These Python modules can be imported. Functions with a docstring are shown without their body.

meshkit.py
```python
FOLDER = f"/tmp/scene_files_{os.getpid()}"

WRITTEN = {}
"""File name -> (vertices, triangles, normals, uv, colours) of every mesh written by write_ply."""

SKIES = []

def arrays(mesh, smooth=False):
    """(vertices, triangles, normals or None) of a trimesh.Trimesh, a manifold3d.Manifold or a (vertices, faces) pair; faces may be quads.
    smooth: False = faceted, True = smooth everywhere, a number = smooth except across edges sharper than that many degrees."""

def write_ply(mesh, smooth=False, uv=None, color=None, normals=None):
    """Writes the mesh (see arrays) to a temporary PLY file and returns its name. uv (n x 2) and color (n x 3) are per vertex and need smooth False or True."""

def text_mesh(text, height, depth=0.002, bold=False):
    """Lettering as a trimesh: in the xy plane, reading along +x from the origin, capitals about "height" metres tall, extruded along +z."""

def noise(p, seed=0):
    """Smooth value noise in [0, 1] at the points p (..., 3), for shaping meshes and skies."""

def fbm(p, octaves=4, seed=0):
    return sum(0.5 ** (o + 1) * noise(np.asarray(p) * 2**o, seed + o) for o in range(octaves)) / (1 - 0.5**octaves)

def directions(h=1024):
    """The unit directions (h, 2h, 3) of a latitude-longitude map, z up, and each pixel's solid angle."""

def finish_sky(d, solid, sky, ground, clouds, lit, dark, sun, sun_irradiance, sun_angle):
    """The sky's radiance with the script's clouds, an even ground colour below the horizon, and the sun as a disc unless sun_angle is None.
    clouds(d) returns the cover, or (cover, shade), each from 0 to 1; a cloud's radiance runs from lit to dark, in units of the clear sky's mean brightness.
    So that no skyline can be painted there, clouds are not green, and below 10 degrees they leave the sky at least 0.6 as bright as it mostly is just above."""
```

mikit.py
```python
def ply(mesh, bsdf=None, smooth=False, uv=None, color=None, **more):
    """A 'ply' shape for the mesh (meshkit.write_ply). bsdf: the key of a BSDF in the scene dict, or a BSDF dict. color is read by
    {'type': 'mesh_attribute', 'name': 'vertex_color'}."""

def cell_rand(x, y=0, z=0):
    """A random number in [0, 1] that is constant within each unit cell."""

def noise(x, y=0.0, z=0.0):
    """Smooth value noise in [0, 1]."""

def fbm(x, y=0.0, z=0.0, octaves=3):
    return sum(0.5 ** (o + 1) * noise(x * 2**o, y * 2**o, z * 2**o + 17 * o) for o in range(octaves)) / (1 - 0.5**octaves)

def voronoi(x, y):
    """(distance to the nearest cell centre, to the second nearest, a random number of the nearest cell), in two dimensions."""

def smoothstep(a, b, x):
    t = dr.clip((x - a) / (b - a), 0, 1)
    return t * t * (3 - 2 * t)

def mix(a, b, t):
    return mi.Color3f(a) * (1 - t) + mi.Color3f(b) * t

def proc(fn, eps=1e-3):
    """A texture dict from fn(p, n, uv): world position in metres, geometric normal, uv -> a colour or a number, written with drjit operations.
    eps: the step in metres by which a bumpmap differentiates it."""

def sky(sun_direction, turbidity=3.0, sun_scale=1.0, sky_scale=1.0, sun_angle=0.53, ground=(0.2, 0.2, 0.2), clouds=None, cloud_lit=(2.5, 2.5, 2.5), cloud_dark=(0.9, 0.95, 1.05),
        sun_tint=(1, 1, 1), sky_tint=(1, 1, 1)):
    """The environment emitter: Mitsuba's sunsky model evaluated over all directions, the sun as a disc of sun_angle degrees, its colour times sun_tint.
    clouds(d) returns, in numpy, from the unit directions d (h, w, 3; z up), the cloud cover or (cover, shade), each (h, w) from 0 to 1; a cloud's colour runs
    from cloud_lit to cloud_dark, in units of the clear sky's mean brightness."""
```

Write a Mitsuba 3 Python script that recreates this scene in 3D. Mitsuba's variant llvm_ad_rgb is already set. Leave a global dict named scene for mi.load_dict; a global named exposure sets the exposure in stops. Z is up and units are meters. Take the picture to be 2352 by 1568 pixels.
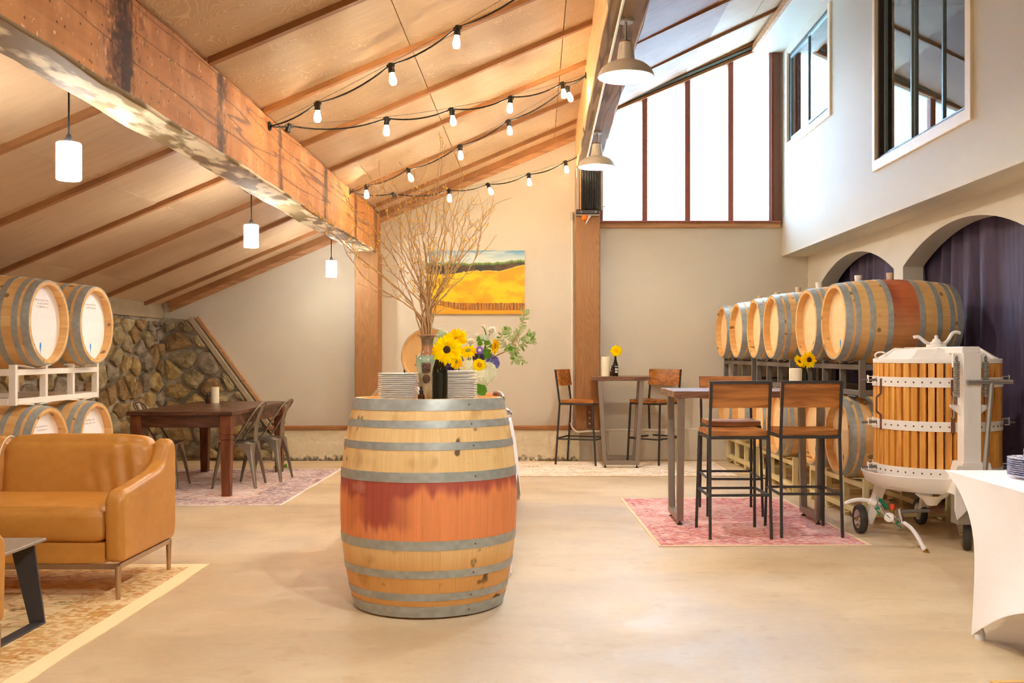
"""A winery tasting room: timber and plywood roof, barrels, rugs, high tables, a basket press and a flower-dressed cask."""
import math, random
import numpy as np
import trimesh
import drjit as dr
import mitsuba as mi
import mikit, meshkit
from mikit import noise, fbm, voronoi, cell_rand, smoothstep, mix
from shapely.geometry import Polygon, box as sbox
from scipy.spatial import Voronoi

# ------------------------------------------------------------------ camera, sky, exposure
T4 = mi.ScalarTransform4f
F, CX, CY, EYE = 2300.0, 1232.0, 810.0, 1.35      # focal length and the vanishing point in pixels, eye height in metres
scene = {'type': 'scene'}
labels = {}
scene['camera'] = {'type': 'perspective', 'fov_axis': 'x', 'fov': 2 * math.degrees(math.atan(1176 / F)),
                   'principal_point_offset_x': (1176 - CX) / 2352, 'principal_point_offset_y': (784 - CY) / 1568,
                   'near_clip': 0.05, 'far_clip': 500.0,
                   'to_world': T4().look_at(origin=[0, 0, EYE], target=[0, 10, EYE], up=[0, 0, 1])}
def overcast(d):
    n = meshkit.fbm(d * 3.0, 4, 5)
    return 0.9 + 0.1 * n, 0.25 * n
scene['sky'] = mikit.sky([0.35, -0.5, 0.8], turbidity=4.0, sun_scale=0.0, sky_scale=15.0, clouds=overcast,
                         cloud_lit=(0.62, 1.0, 1.46), cloud_dark=(0.5, 0.82, 1.2), ground=(0.86, 0.90, 0.86))
exposure = 2.75
# ------------------------------------------------------------------ helpers
PI = math.pi
V = lambda *a: np.array(a, float)
used = set(scene)
def S(r, g, b):
    return [((c / 255 + 0.055) / 1.055) ** 2.4 if c > 10 else c / 255 / 12.92 for c in (r, g, b)]
def at(px, py, y):
    return V((px - CX) * y / F, y, EYE - (py - CY) * y / F)
def numbered(name, parent=None):
    base = f'{parent}__{name}' if parent else name
    k, i = base, 0
    while k in used:
        i += 1
        k = f'{base}_{i:03d}'
    used.add(k)
    return k
def tag(key, label=None, cat=None, group=None, kind=None):
    d = labels.setdefault(key, {})
    for a, b in (('label', label), ('category', cat), ('group', group), ('kind', kind)):
        if b:
            d[a] = b
    return key
def thing(name, label, cat, group=None):
    return tag(numbered(name), label, cat, group)
def obj(name, mesh, mat=None, parent=None, smooth=False, to=None, uv=None, color=None, label=None, cat=None, group=None, kind=None, emit=None, weight=None):
    """One entry of the scene: mesh is a trimesh, a (vertices, faces) pair or a ply dict made before."""
    d = dict(mesh) if isinstance(mesh, dict) else mikit.ply(mesh, mat, smooth, uv=uv, color=color)
    if isinstance(mesh, dict) and mat:
        d['bsdf'] = {'type': 'ref', 'id': mat}
    if to is not None:
        d['to_world'] = to if not isinstance(to, np.ndarray) else T4(to)
    if emit is not None:
        d['emitter'] = {'type': 'area', 'radiance': {'type': 'rgb', 'value': list(map(float, emit))}, 'sampling_weight': float(weight or 1.0)}
    k = numbered(name, parent)
    scene[k] = d
    tag(k, label, cat, group, kind)
    if not labels[k]:
        del labels[k]
    return k
def struct(name, mesh, mat, label=None, **kw):
    return obj(name, mesh, mat, kind='structure', label=label, **kw)
def cat(*m):
    m = [x for a in m for x in (a if isinstance(a, (list, tuple)) else [a])]
    return trimesh.util.concatenate(m)
def mv(m, x=0, y=0, z=0, rz=0, rx=0, ry=0):
    m = m.copy()
    for a, ax in ((rx, [1, 0, 0]), (ry, [0, 1, 0]), (rz, [0, 0, 1])):
        if a:
            m.apply_transform(trimesh.transformations.rotation_matrix(a, ax))
    m.apply_translation([x, y, z])
    return m
def tm(x=0, y=0, z=0, rz=0, rx=0, ry=0):
    R = np.eye(4)
    for a, ax in ((rx, [1, 0, 0]), (ry, [0, 1, 0]), (rz, [0, 0, 1])):
        if a:
            R = trimesh.transformations.rotation_matrix(a, ax) @ R
    R = R.copy(); R[:3, 3] = [x, y, z]
    return R
def box(x0, x1, y0, y1, z0, z1, c=0.004):
    x0, x1 = sorted((x0, x1)); y0, y1 = sorted((y0, y1)); z0, z1 = sorted((z0, z1))
    c = min(c, (x1 - x0) * .4, (y1 - y0) * .4, (z1 - z0) * .4)
    if c <= 0:
        m = trimesh.creation.box([x1 - x0, y1 - y0, z1 - z0]); m.apply_translation([(x0 + x1) / 2, (y0 + y1) / 2, (z0 + z1) / 2])
        return m
    p = []
    for sx, X in ((1, x0), (-1, x1)):
        for sy, Y in ((1, y0), (-1, y1)):
            for sz, Z in ((1, z0), (-1, z1)):
                p += [(X, Y + sy * c, Z + sz * c), (X + sx * c, Y, Z + sz * c), (X + sx * c, Y + sy * c, Z)]
    return trimesh.Trimesh(p).convex_hull
def hull(p):
    return trimesh.Trimesh(np.asarray(p, float), process=False).convex_hull
def frame(d, up=(0, 0, 1)):
    d = np.asarray(d, float); d = d / np.linalg.norm(d)
    u = np.asarray(up, float)
    if abs(d @ u) > 0.98:
        u = V(1, 0, 0) if abs(d[0]) < 0.9 else V(0, 1, 0)
    a = np.cross(u, d); a /= np.linalg.norm(a)
    return a, np.cross(d, a), d
def face_to(c, n, spin=0.0, s=1.0):
    """The matrix that puts local +z along n at c."""
    a, b, d = frame(n)
    ca, sa = math.cos(spin), math.sin(spin)
    M = np.eye(4)
    M[:3, 0], M[:3, 1], M[:3, 2], M[:3, 3] = s * (a * ca + b * sa), s * (b * ca - a * sa), s * d, c
    return M
def bar(p, q, w, h=None, up=(0, 0, 1), c=0.002, w1=None, h1=None):
    """A straight bar with a rectangular section from p to q (w across, h along up), tapering to w1 x h1."""
    p, q = np.asarray(p, float), np.asarray(q, float)
    h = h or w; w1 = w1 or w; h1 = h1 or h
    a, b, _ = frame(q - p, up)
    pts = []
    for o, W, H in ((p, w, h), (q, w1, h1)):
        k = min(c, W * .3, H * .3)
        for sa in (-1, 1):
            for sb in (-1, 1):
                pts += [o + a * sa * (W / 2 - k) + b * sb * H / 2, o + a * sa * W / 2 + b * sb * (H / 2 - k)]
    return hull(pts)
def tube(pts, r, n=8, cap=True, closed=False):
    p = np.asarray(pts, float); m = len(p)
    r = np.broadcast_to(np.asarray(r, float), (m,))
    t = np.gradient(p, axis=0) if not closed else np.roll(p, -1, 0) - np.roll(p, 1, 0)
    t /= np.linalg.norm(t, axis=1, keepdims=True) + 1e-12
    a = np.zeros_like(p)
    a[0] = frame(t[0])[0]
    for i in range(1, m):
        v = a[i - 1] - t[i] * (a[i - 1] @ t[i]); a[i] = v / (np.linalg.norm(v) + 1e-12)
    b = np.cross(t, a)
    ang = np.arange(n) * 2 * PI / n
    v = p[:, None] + r[:, None, None] * (np.cos(ang)[None, :, None] * a[:, None] + np.sin(ang)[None, :, None] * b[:, None])
    v = v.reshape(-1, 3)
    I, J = np.meshgrid(np.arange(m if closed else m - 1), np.arange(n), indexing='ij')
    I2 = (I + 1) % m
    q = np.stack([I * n + J, I * n + (J + 1) % n, I2 * n + (J + 1) % n, I2 * n + J], -1).reshape(-1, 4)
    f = np.vstack([q[:, [0, 1, 2]], q[:, [0, 2, 3]]])
    if cap and not closed:
        v = np.vstack([v, p[:1], p[-1:]])
        k = np.arange(n)
        f = np.vstack([f, np.stack([k * 0 + len(v) - 2, (k + 1) % n, k], 1), np.stack([k * 0 + len(v) - 1, (m - 1) * n + k, (m - 1) * n + (k + 1) % n], 1)])
    return trimesh.Trimesh(v, f, process=False)
def smooth_path(pts, n=24):
    from scipy.interpolate import CubicSpline
    p = np.asarray(pts, float)
    s = np.r_[0, np.cumsum(np.linalg.norm(np.diff(p, axis=0), axis=1))]
    return CubicSpline(s, p)(np.linspace(0, s[-1], n))
def lathe(prof, n=48, a0=0.0, a1=2 * PI):
    """prof: (r, z) pairs from one end to the other; r = 0 closes an end."""
    prof = np.asarray(prof, float)
    full = abs(a1 - a0 - 2 * PI) < 1e-6
    k = n if full else n + 1
    ang = a0 + (a1 - a0) * np.arange(k) / n
    v = np.stack([prof[:, None, 0] * np.cos(ang), prof[:, None, 0] * np.sin(ang), np.broadcast_to(prof[:, None, 1], (len(prof), k))], -1).reshape(-1, 3)
    I, J = np.meshgrid(np.arange(len(prof) - 1), np.arange(n), indexing='ij')
    J2 = (J + 1) % k
    q = np.stack([I * k + J, I * k + J2, (I + 1) * k + J2, (I + 1) * k + J], -1).reshape(-1, 4)
    f = np.vstack([q[:, [0, 1, 2]], q[:, [0, 2, 3]]])
    m = trimesh.Trimesh(v, f, process=False)
    keep = m.area_faces > 1e-12
    m.update_faces(keep)
    m = trimesh.Trimesh(m.vertices, m.faces, process=True)
    if full and m.is_watertight and m.volume < 0:
        m.invert()
    return m
def cyl(p, q, r, n=16, r1=None):
    return tube([p, q], [r, r if r1 is None else r1], n)
def ball(c, r, sub=2):
    m = trimesh.creation.icosphere(sub, 1.0)
    m.vertices *= np.broadcast_to(r, 3)
    m.apply_translation(c)
    return m
def extrude(poly, h):
    return trimesh.creation.extrude_polygon(poly, h, engine='earcut')
def resample(pts, n):
    p = np.asarray(pts, float); p = np.vstack([p, p[:1]])
    s = np.r_[0, np.cumsum(np.linalg.norm(np.diff(p, axis=0), axis=1))]
    t = np.linspace(0, s[-1], n, endpoint=False)
    return np.stack([np.interp(t, s, p[:, k]) for k in (0, 1)], 1)
def round_poly(pts, r, n=96):
    g = Polygon(pts).buffer(-r, join_style=1).buffer(2 * r, join_style=1, quad_segs=8).buffer(-r, join_style=1)
    return resample(np.array(g.exterior.coords)[:-1], n)
def soft_prism(ring, h, r, steps=4):
    """ring (n, 2) counter-clockwise extruded 0..h along z with edges rounded by r."""
    ring = np.asarray(ring, float)
    if Polygon(ring).exterior.is_ccw is False:
        ring = ring[::-1]
    n = len(ring)
    tan = np.roll(ring, -1, 0) - np.roll(ring, 1, 0)
    nor = np.stack([tan[:, 1], -tan[:, 0]], 1); nor /= np.linalg.norm(nor, axis=1, keepdims=True)
    lv = []
    for i in range(steps + 1):
        a = PI / 2 * i / steps
        lv.append((r * (1 - math.sin(a)), r * (1 - math.cos(a))))
    lv = lv + [(d, h - z) for d, z in lv[::-1]]
    v = np.vstack([np.c_[ring - nor * d, np.full(n, z)] for d, z in lv])
    m = len(lv)
    I, J = np.meshgrid(np.arange(m - 1), np.arange(n), indexing='ij')
    q = np.stack([I * n + J, I * n + (J + 1) % n, (I + 1) * n + (J + 1) % n, (I + 1) * n + J], -1).reshape(-1, 4)
    f = np.vstack([q[:, [0, 1, 2]], q[:, [0, 2, 3]]])
    inner = ring - nor * lv[0][0]
    pv, pf = trimesh.creation.triangulate_polygon(Polygon(inner), engine='earcut')
    from scipy.spatial import cKDTree
    ids = cKDTree(inner).query(pv)[1]
    pf = ids[pf]
    return trimesh.Trimesh(v, np.vstack([f, pf[:, ::-1], pf + (m - 1) * n]), process=False)
def cushion(dx, dy, dz, r, n=14, puff=0.0, fn=None):
    """A box with rounded edges (radius r), its top and front puffed out."""
    m = trimesh.creation.box([2, 2, 2])
    g = np.linspace(-1, 1, n)
    vs, fs, at_ = [], [], 0
    for ax in range(3):
        for s in (-1, 1):
            A, B = np.meshgrid(g, g, indexing='ij')
            P = np.zeros((n, n, 3)); P[..., ax] = s; P[..., (ax + 1) % 3] = A; P[..., (ax + 2) % 3] = B
            I, J = np.meshgrid(np.arange(n - 1), np.arange(n - 1), indexing='ij')
            q = np.stack([I * n + J, (I + 1) * n + J, (I + 1) * n + J + 1, I * n + J + 1], -1).reshape(-1, 4)
            if s < 0:
                q = q[:, ::-1]
            vs.append(P.reshape(-1, 3)); fs.append(q + at_); at_ += n * n
    v = np.vstack(vs); q = np.vstack(fs)
    half = V(dx, dy, dz) / 2
    u = v.copy()
    # finer sampling near the edges
    u = np.sign(u) * np.abs(u) ** 0.7
    p = u * half
    core = np.clip(p, -(half - r), half - r)
    d = p - core
    ln = np.linalg.norm(d, axis=1, keepdims=True)
    p = np.where(ln > 1e-9, core + d / np.maximum(ln, 1e-9) * r, p)
    w = (1 - u[:, 0] ** 4) * (1 - u[:, 1] ** 4)
    p[:, 2] += puff * w * (u[:, 2] > 0) * u[:, 2]
    w = (1 - u[:, 0] ** 4) * (1 - u[:, 2] ** 2)
    p[:, 1] += np.sign(u[:, 1]) * puff * 0.6 * w * (np.abs(u[:, 1]) > .8)
    if fn is not None:
        p = fn(p, u)
    m = trimesh.Trimesh(p, np.vstack([q[:, [0, 1, 2]], q[:, [0, 2, 3]]]), process=True, merge_norm=True, merge_tex=True)
    m.merge_vertices()
    return m
# ------------------------------------------------------------------ materials
def mat(key, color, rough=0.5, metal=0.0, spec=0.5, coat=0.0, bump=None, two=True, **kw):
    rgb = (lambda c: c if isinstance(c, dict) else {'type': 'rgb', 'value': list(map(float, c))})
    d = {'type': 'principled', 'base_color': rgb(color), 'roughness': rough if isinstance(rough, dict) else float(rough), 'metallic': float(metal), 'specular': float(spec), **kw}
    if coat:
        d['clearcoat'] = float(coat); d['clearcoat_gloss'] = 0.9
    if bump:
        d = {'type': 'bumpmap', 'nested_texture': mikit.proc(bump[0], eps=bump[2] if len(bump) > 2 else 1e-3), 'scale': bump[1], 'bsdf': d}
    scene[key] = {'type': 'twosided', 'bsdf': d} if two else d
    used.add(key)
    return key
P = mikit.proc
def lin(*c): return mi.Color3f(S(*c))
# plain ones
for k, c, r, me in (('steel_dark', (70, 68, 68), .45, .6), ('steel_raw', (150, 138, 126), .38, .85), ('black_plastic', (22, 20, 20), .45, 0), ('black_cord', (24, 22, 22), .6, 0),
                    ('chrome', (225, 225, 228), .12, 1), ('brass', (190, 150, 80), .3, 1), ('white_paint', (238, 232, 224), .38, 0), ('trim_white', (236, 222, 196), .5, 0),
                    ('porcelain', (240, 238, 234), .15, 0), ('wax', (250, 238, 205), .5, 0), ('amber_glass', (60, 26, 10), .12, 0), ('bottle_glass', (22, 20, 8), .08, 0),
                    ('rust', (110, 70, 50), .7, 0), ('frame_dark', (46, 38, 34), .5, 0), ('frame_grey', (120, 140, 145), .4, .3), ('disc_brown', (60, 32, 12), .9, 0), ('disc_gold', (200, 130, 20), .9, 0),
                    ('disc_green', (150, 140, 40), .9, 0), ('stem_green', (110, 140, 60), .6, 0), ('rubber', (60, 56, 52), .7, 0), ('valve_green', (0, 125, 90), .4, 0),
                    ('cap_red', (225, 75, 30), .45, 0), ('orange_knob', (240, 125, 20), .4, 0), ('blue_mark', (60, 140, 220), .8, 0), ('ink', (70, 55, 45), .9, 0), ('faint_ink', (186, 176, 166), .9, 0),
                    ('bud_yellow', (235, 180, 40), .7, 0), ('twig', (186, 146, 98), .8, 0), ('clay_mark', (112, 80, 62), .8, 0), ('conduit', (240, 230, 212), .45, .1), ('tin', (176, 170, 160), .4, .7),
                    ('bronze_leg', (190, 165, 140), .3, .9), ('lamp_cream', (236, 228, 210), .5, 0), ('dome_grey', (190, 182, 170), .45, 0), ('dome_white', (250, 248, 240), .5, 0), ('copper', (205, 130, 90), .25, 1),
                    ('bung_tan', (205, 180, 150), .7, 0), ('bung_white', (235, 228, 222), .6, 0), ('socket_brown', (70, 36, 24), .5, 0), ('charcoal', (66, 64, 66), .55, 0), ('table_grey', (150, 136, 122), .45, .1),
                    ('tag_orange', (205, 150, 95), .7, 0), ('hose_white', (238, 234, 236), .3, 0), ('linen', (245, 243, 245), .75, 0), ('iron', (120, 118, 116), .5, .6), ('gunmetal', (150, 140, 128), .34, .8),
                    ('rack_grey', (112, 104, 96), .5, .2), ('rack_cream', (222, 206, 154), .5, 0), ('rack_white', (242, 234, 220), .45, 0), ('loft_paint', (150, 150, 145), .8, 0), ('outer_dark', (40, 34, 38), .9, 0)):
    mat(k, S(*c), r, me)
for k, c in (('petal_yellow', (255, 230, 10)), ('petal_gold', (255, 208, 0)), ('petal_white', (252, 248, 235)), ('petal_purple', (150, 110, 210)), ('floret_white', (250, 248, 225)), ('floret_blue', (140, 140, 200)),
             ('floret_plum', (85, 65, 115)), ('leaf_green', (105, 150, 50)), ('leaf_sage', (170, 185, 125)), ('leaf_pale', (212, 224, 190))):
    scene[k] = {'type': 'principledthin', 'base_color': {'type': 'rgb', 'value': S(*c)}, 'roughness': 0.6, 'diff_trans': 0.7, 'spec_trans': 0.0}
    used.add(k)
scene['clear_glass'] = {'type': 'thindielectric', 'int_ior': 1.5}; used.add('clear_glass')
scene['solid_glass'] = {'type': 'dielectric', 'int_ior': 1.5}; used.add('solid_glass')

# walls and floor
def plaster_bump(p, n, uv): return fbm(p.x * 60 + p.y * 13, p.z * 60, p.y * 60, 2)
mat('plaster', S(208, 198, 178), .7, bump=(plaster_bump, 0.0015))
mat('plaster_loft', S(198, 193, 178), .65, bump=(plaster_bump, 0.0015))
def floor_c(p, n, uv):
    a = fbm(p.x * .55, p.y * 1.3, 0, 4)
    b = fbm(p.x * 3.1 + 7, p.y * 9 + a * 5, 1, 3)
    c = fbm(p.x * 28, p.y * 40, 2, 2)
    b = fbm(p.x * 2.4 + 7, p.y * 4.5 + a * 3, 1, 3)
    col = mix(lin(200, 176, 140), lin(222, 200, 164), smoothstep(.25, .75, a * .7 + b * .3))
    col = mix(col, lin(190, 176, 160), smoothstep(.52, .75, fbm(p.x * .9 + 31, p.y * .7, 3, 3)) * .5)
    spot = smoothstep(.70, .80, fbm(p.x * 9 + 5, p.y * 14, 9, 3)) * .12
    return mix(col * (0.97 + .06 * c), lin(168, 132, 92), spot)
def floor_r(p, n, uv): return .34 + .3 * fbm(p.x * 4, p.y * 4, 5, 3)
mat('concrete_floor', P(floor_c), P(floor_r), spec=.45)
def curb_c(p, n, uv):
    a = fbm(p.x * 3, p.z * 9, p.y * 3, 4)
    b = fbm(p.x * 30, p.z * 30, p.y * 30, 3)
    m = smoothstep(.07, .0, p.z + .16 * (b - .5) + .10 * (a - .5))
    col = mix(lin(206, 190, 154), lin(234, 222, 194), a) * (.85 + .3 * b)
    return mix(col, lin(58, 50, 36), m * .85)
mat('curb_concrete', P(curb_c), .85)
def stone_c(k):
    base = [((170, 154, 114), (126, 110, 78)), ((180, 156, 104), (140, 114, 70)), ((158, 144, 122), (116, 102, 84)), ((188, 172, 132), (150, 132, 92)), ((162, 132, 90), (122, 96, 62))][k]
    def f(p, n, uv):
        a = fbm(p.x * 9 + k * 7, p.y * 9, p.z * 9, 4); b = noise(p.x * 60, p.y * 60, p.z * 60)
        return mix(lin(*base[1]), lin(*base[0]), smoothstep(.25, .75, a)) * (.8 + .4 * b)
    return f
for k in range(5):
    mat(f'stone_{k}', P(stone_c(k)), .9)
def mortar_c(p, n, uv):
    a = fbm(p.x * 5, p.y * 5, p.z * 5, 4); b = fbm(p.x * 40, p.y * 40, p.z * 40, 2)
    col = mix(lin(108, 98, 80), lin(172, 160, 138), smoothstep(.3, .7, a))
    return col * (.7 + .6 * b)
mat('mortar', P(mortar_c), .95)
def smoke_c(p, n, uv):
    a = fbm(p.x * 4, p.y * 4, p.z * 6, 4)
    return mix(lin(150, 132, 104), lin(186, 170, 140), a)
mat('concrete_band', P(smoke_c), .9)

# ceiling and timber
def ply_c(tone):
    def f(p, n, uv):
        x, y = p.x + tone * 13.7, p.y + tone * 5.1
        a = fbm(x * 3.0, y * 2.6, tone, 3)
        w = noise(x * 9 + a * 4, y * 8, 3 + tone)
        ph = (a * 34 + w * 5)
        ring = 1 - dr.abs(2 * (ph - dr.floor(ph)) - 1)
        ring = smoothstep(.62, .95, ring) * smoothstep(.42, .6, fbm(x * 1.1 + 3, y * .9, 7, 2))
        g = fbm(x * 5, y * 26, 2, 3) * .6 + .2
        col = mix(lin(184, 154, 120), lin(202, 174, 140), g)
        ring *= .25 + .75 * smoothstep(-2.4, -2.0, p.x)
        col = mix(col, lin(224, 204, 172), ring * .42)
        col = mix(col, lin(158, 118, 84), smoothstep(.6, .85, fbm(x * .6 + 9, y * .7, 1, 3)) * .4)
        return col * (.92 + .16 * cell_rand(dr.floor((p.x + .91) / 1.137), dr.floor(p.y / 1.2), tone))
    return f
mat('plywood', P(ply_c(0)), .6)
mat('plywood_b', P(ply_c(1)), .6)
def batten_c(p, n, uv):
    g = fbm(p.x * 4, p.y * 60, p.z * 4, 3)
    return mix(lin(128, 84, 48), lin(172, 118, 70), g)
mat('batten_wood', P(batten_c), .6)
def beam_c(p, n, uv):
    g = fbm(p.y * 1.6, p.z * 34, p.x * 34, 3)
    h = fbm(p.y * 14, p.z * 3.2, p.x * 4, 3)
    col = mix(lin(164, 102, 52), lin(208, 146, 86), g * .55 + h * .45)
    col = mix(col, lin(222, 168, 122), smoothstep(.5, .8, fbm(p.y * 7 + 4, p.z * 6, 2, 4)) * .5)
    # soaked dark bands
    rag = fbm(p.y * 11, p.z * 6, 4, 4) - .5
    fine_ = fbm(p.y * 46, p.z * 38, 2, 3)
    col = col * (.78 + .44 * fbm(p.y * 5 + 2, p.z * 4, 6, 4))
    col = mix(col, lin(240, 214, 176), smoothstep(.74, .84, fine_) * .6)
    for yc_, w_, s_ in ((3.2, .12, .8), (4.78, .19, .95), (6.24, .10, .9), (7.72, .085, .8), (9.35, .10, .85), (10.9, .09, .8), (12.3, .2, .6)):
        k = dr.abs(p.y - yc_ + 1.2 * rag * w_) / w_ + 1.9 * rag + 1.1 * (fine_ - .35)
        col = mix(col, lin(54, 30, 24), smoothstep(1.5, .1, k) * s_)
    q1, q2, qr = voronoi(p.y * 16, p.z * 16)
    col = mix(col, lin(60, 34, 22), smoothstep(.13, .06, q1) * smoothstep(.72, .80, qr) * .85)
    crack = smoothstep(.93, .99, 1 - dr.abs(2 * fbm(p.y * .5, p.z * 9, 8, 3) - 1))
    col = mix(col, lin(70, 40, 24), crack * .6)
    # the underside keeps flakes of old whitewash
    f = smoothstep(.40, .62, fbm(p.y * 4 + 1, p.x * 14, 3, 4))
    under = mix(lin(140, 118, 84), lin(238, 226, 196), f)
    return dr.select(n.z < -.5, under, col)
mat('old_beam', P(beam_c), .72, spec=.3)
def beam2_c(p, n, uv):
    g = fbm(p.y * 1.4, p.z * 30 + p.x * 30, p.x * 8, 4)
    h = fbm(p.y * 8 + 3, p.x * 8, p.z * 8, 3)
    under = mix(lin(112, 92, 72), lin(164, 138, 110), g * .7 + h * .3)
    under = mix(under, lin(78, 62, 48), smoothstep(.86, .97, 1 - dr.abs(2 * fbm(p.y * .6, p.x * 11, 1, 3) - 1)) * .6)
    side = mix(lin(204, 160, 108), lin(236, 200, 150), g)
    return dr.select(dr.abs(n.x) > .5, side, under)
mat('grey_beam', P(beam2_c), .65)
def post_c(p, n, uv):
    w = noise(p.x * 9, p.y * 9, p.z * .9) * 2.2 + noise(p.x * 30, p.y * 30, p.z * 1.5) * .35
    ph = w * 7 + p.x * 34
    g = 1 - dr.abs(2 * (ph - dr.floor(ph)) - 1)
    f = fbm(p.x * 90, p.y * 90, p.z * 3, 2)
    col = mix(lin(170, 120, 70), lin(126, 84, 46), g * .32 + f * .5)
    return mix(col, lin(80, 54, 36), smoothstep(.45, .1, p.z) * smoothstep(.35, .75, fbm(p.x * 12, p.y * 12, p.z * 9, 3)))
mat('post_wood', P(post_c), .6)
def trim_c(p, n, uv):
    g = fbm(p.x * 3, p.z * 50, p.y * 20, 3)
    return mix(lin(150, 104, 66), lin(206, 160, 112), g)
mat('trim_wood', P(trim_c), .65)
mat('red_trim', S(150, 92, 74), .55)
mat('ledge_wood', P(batten_c), .8)

# cask wood: staves carry (turn, metres along the stave) as uv
def stave_c(tone, stain=None):
    def f(p, n, uv):
        g = fbm(uv.x * 70 + tone * 9, uv.y * 3, p.x * 3 + p.y * 3, 3)
        h = fbm(p.x * 6 + tone * 3, p.y * 6, p.z * 6, 3)
        lo, hi = [((208, 160, 96), (238, 200, 138)), ((202, 152, 88), (234, 192, 128)), ((200, 152, 92), (230, 186, 124))][tone % 3]
        col = mix(lin(*lo), lin(*hi), g * .6 + h * .4)
        col = mix(col, lin(84, 56, 36), smoothstep(.80, .88, noise(p.x * 17 + tone, p.y * 17, p.z * 17)) * .7)
        if stain:
            a, b = stain
            e = (fbm(p.x * 9, p.y * 9, p.z * 5, 3) - .5) * .06
            t = smoothstep(a - .02, a + .005, uv.y) * smoothstep(b + .02, b - .005, uv.y)
            wet = mix(lin(196, 104, 60), lin(150, 66, 50), smoothstep(.25, .7, fbm(p.x * 3.2 + 2, p.y * 3.2, p.z * 2.2, 3) + e * 3))
            col = mix(col, wet * (.85 + .3 * g), t * (.45 + .5 * smoothstep(1.40, 1.80, p.z)))
        return col
    return f
for k in range(3):
    mat(f'stave_{k}', P(stave_c(k)), .55, spec=.35)
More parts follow.
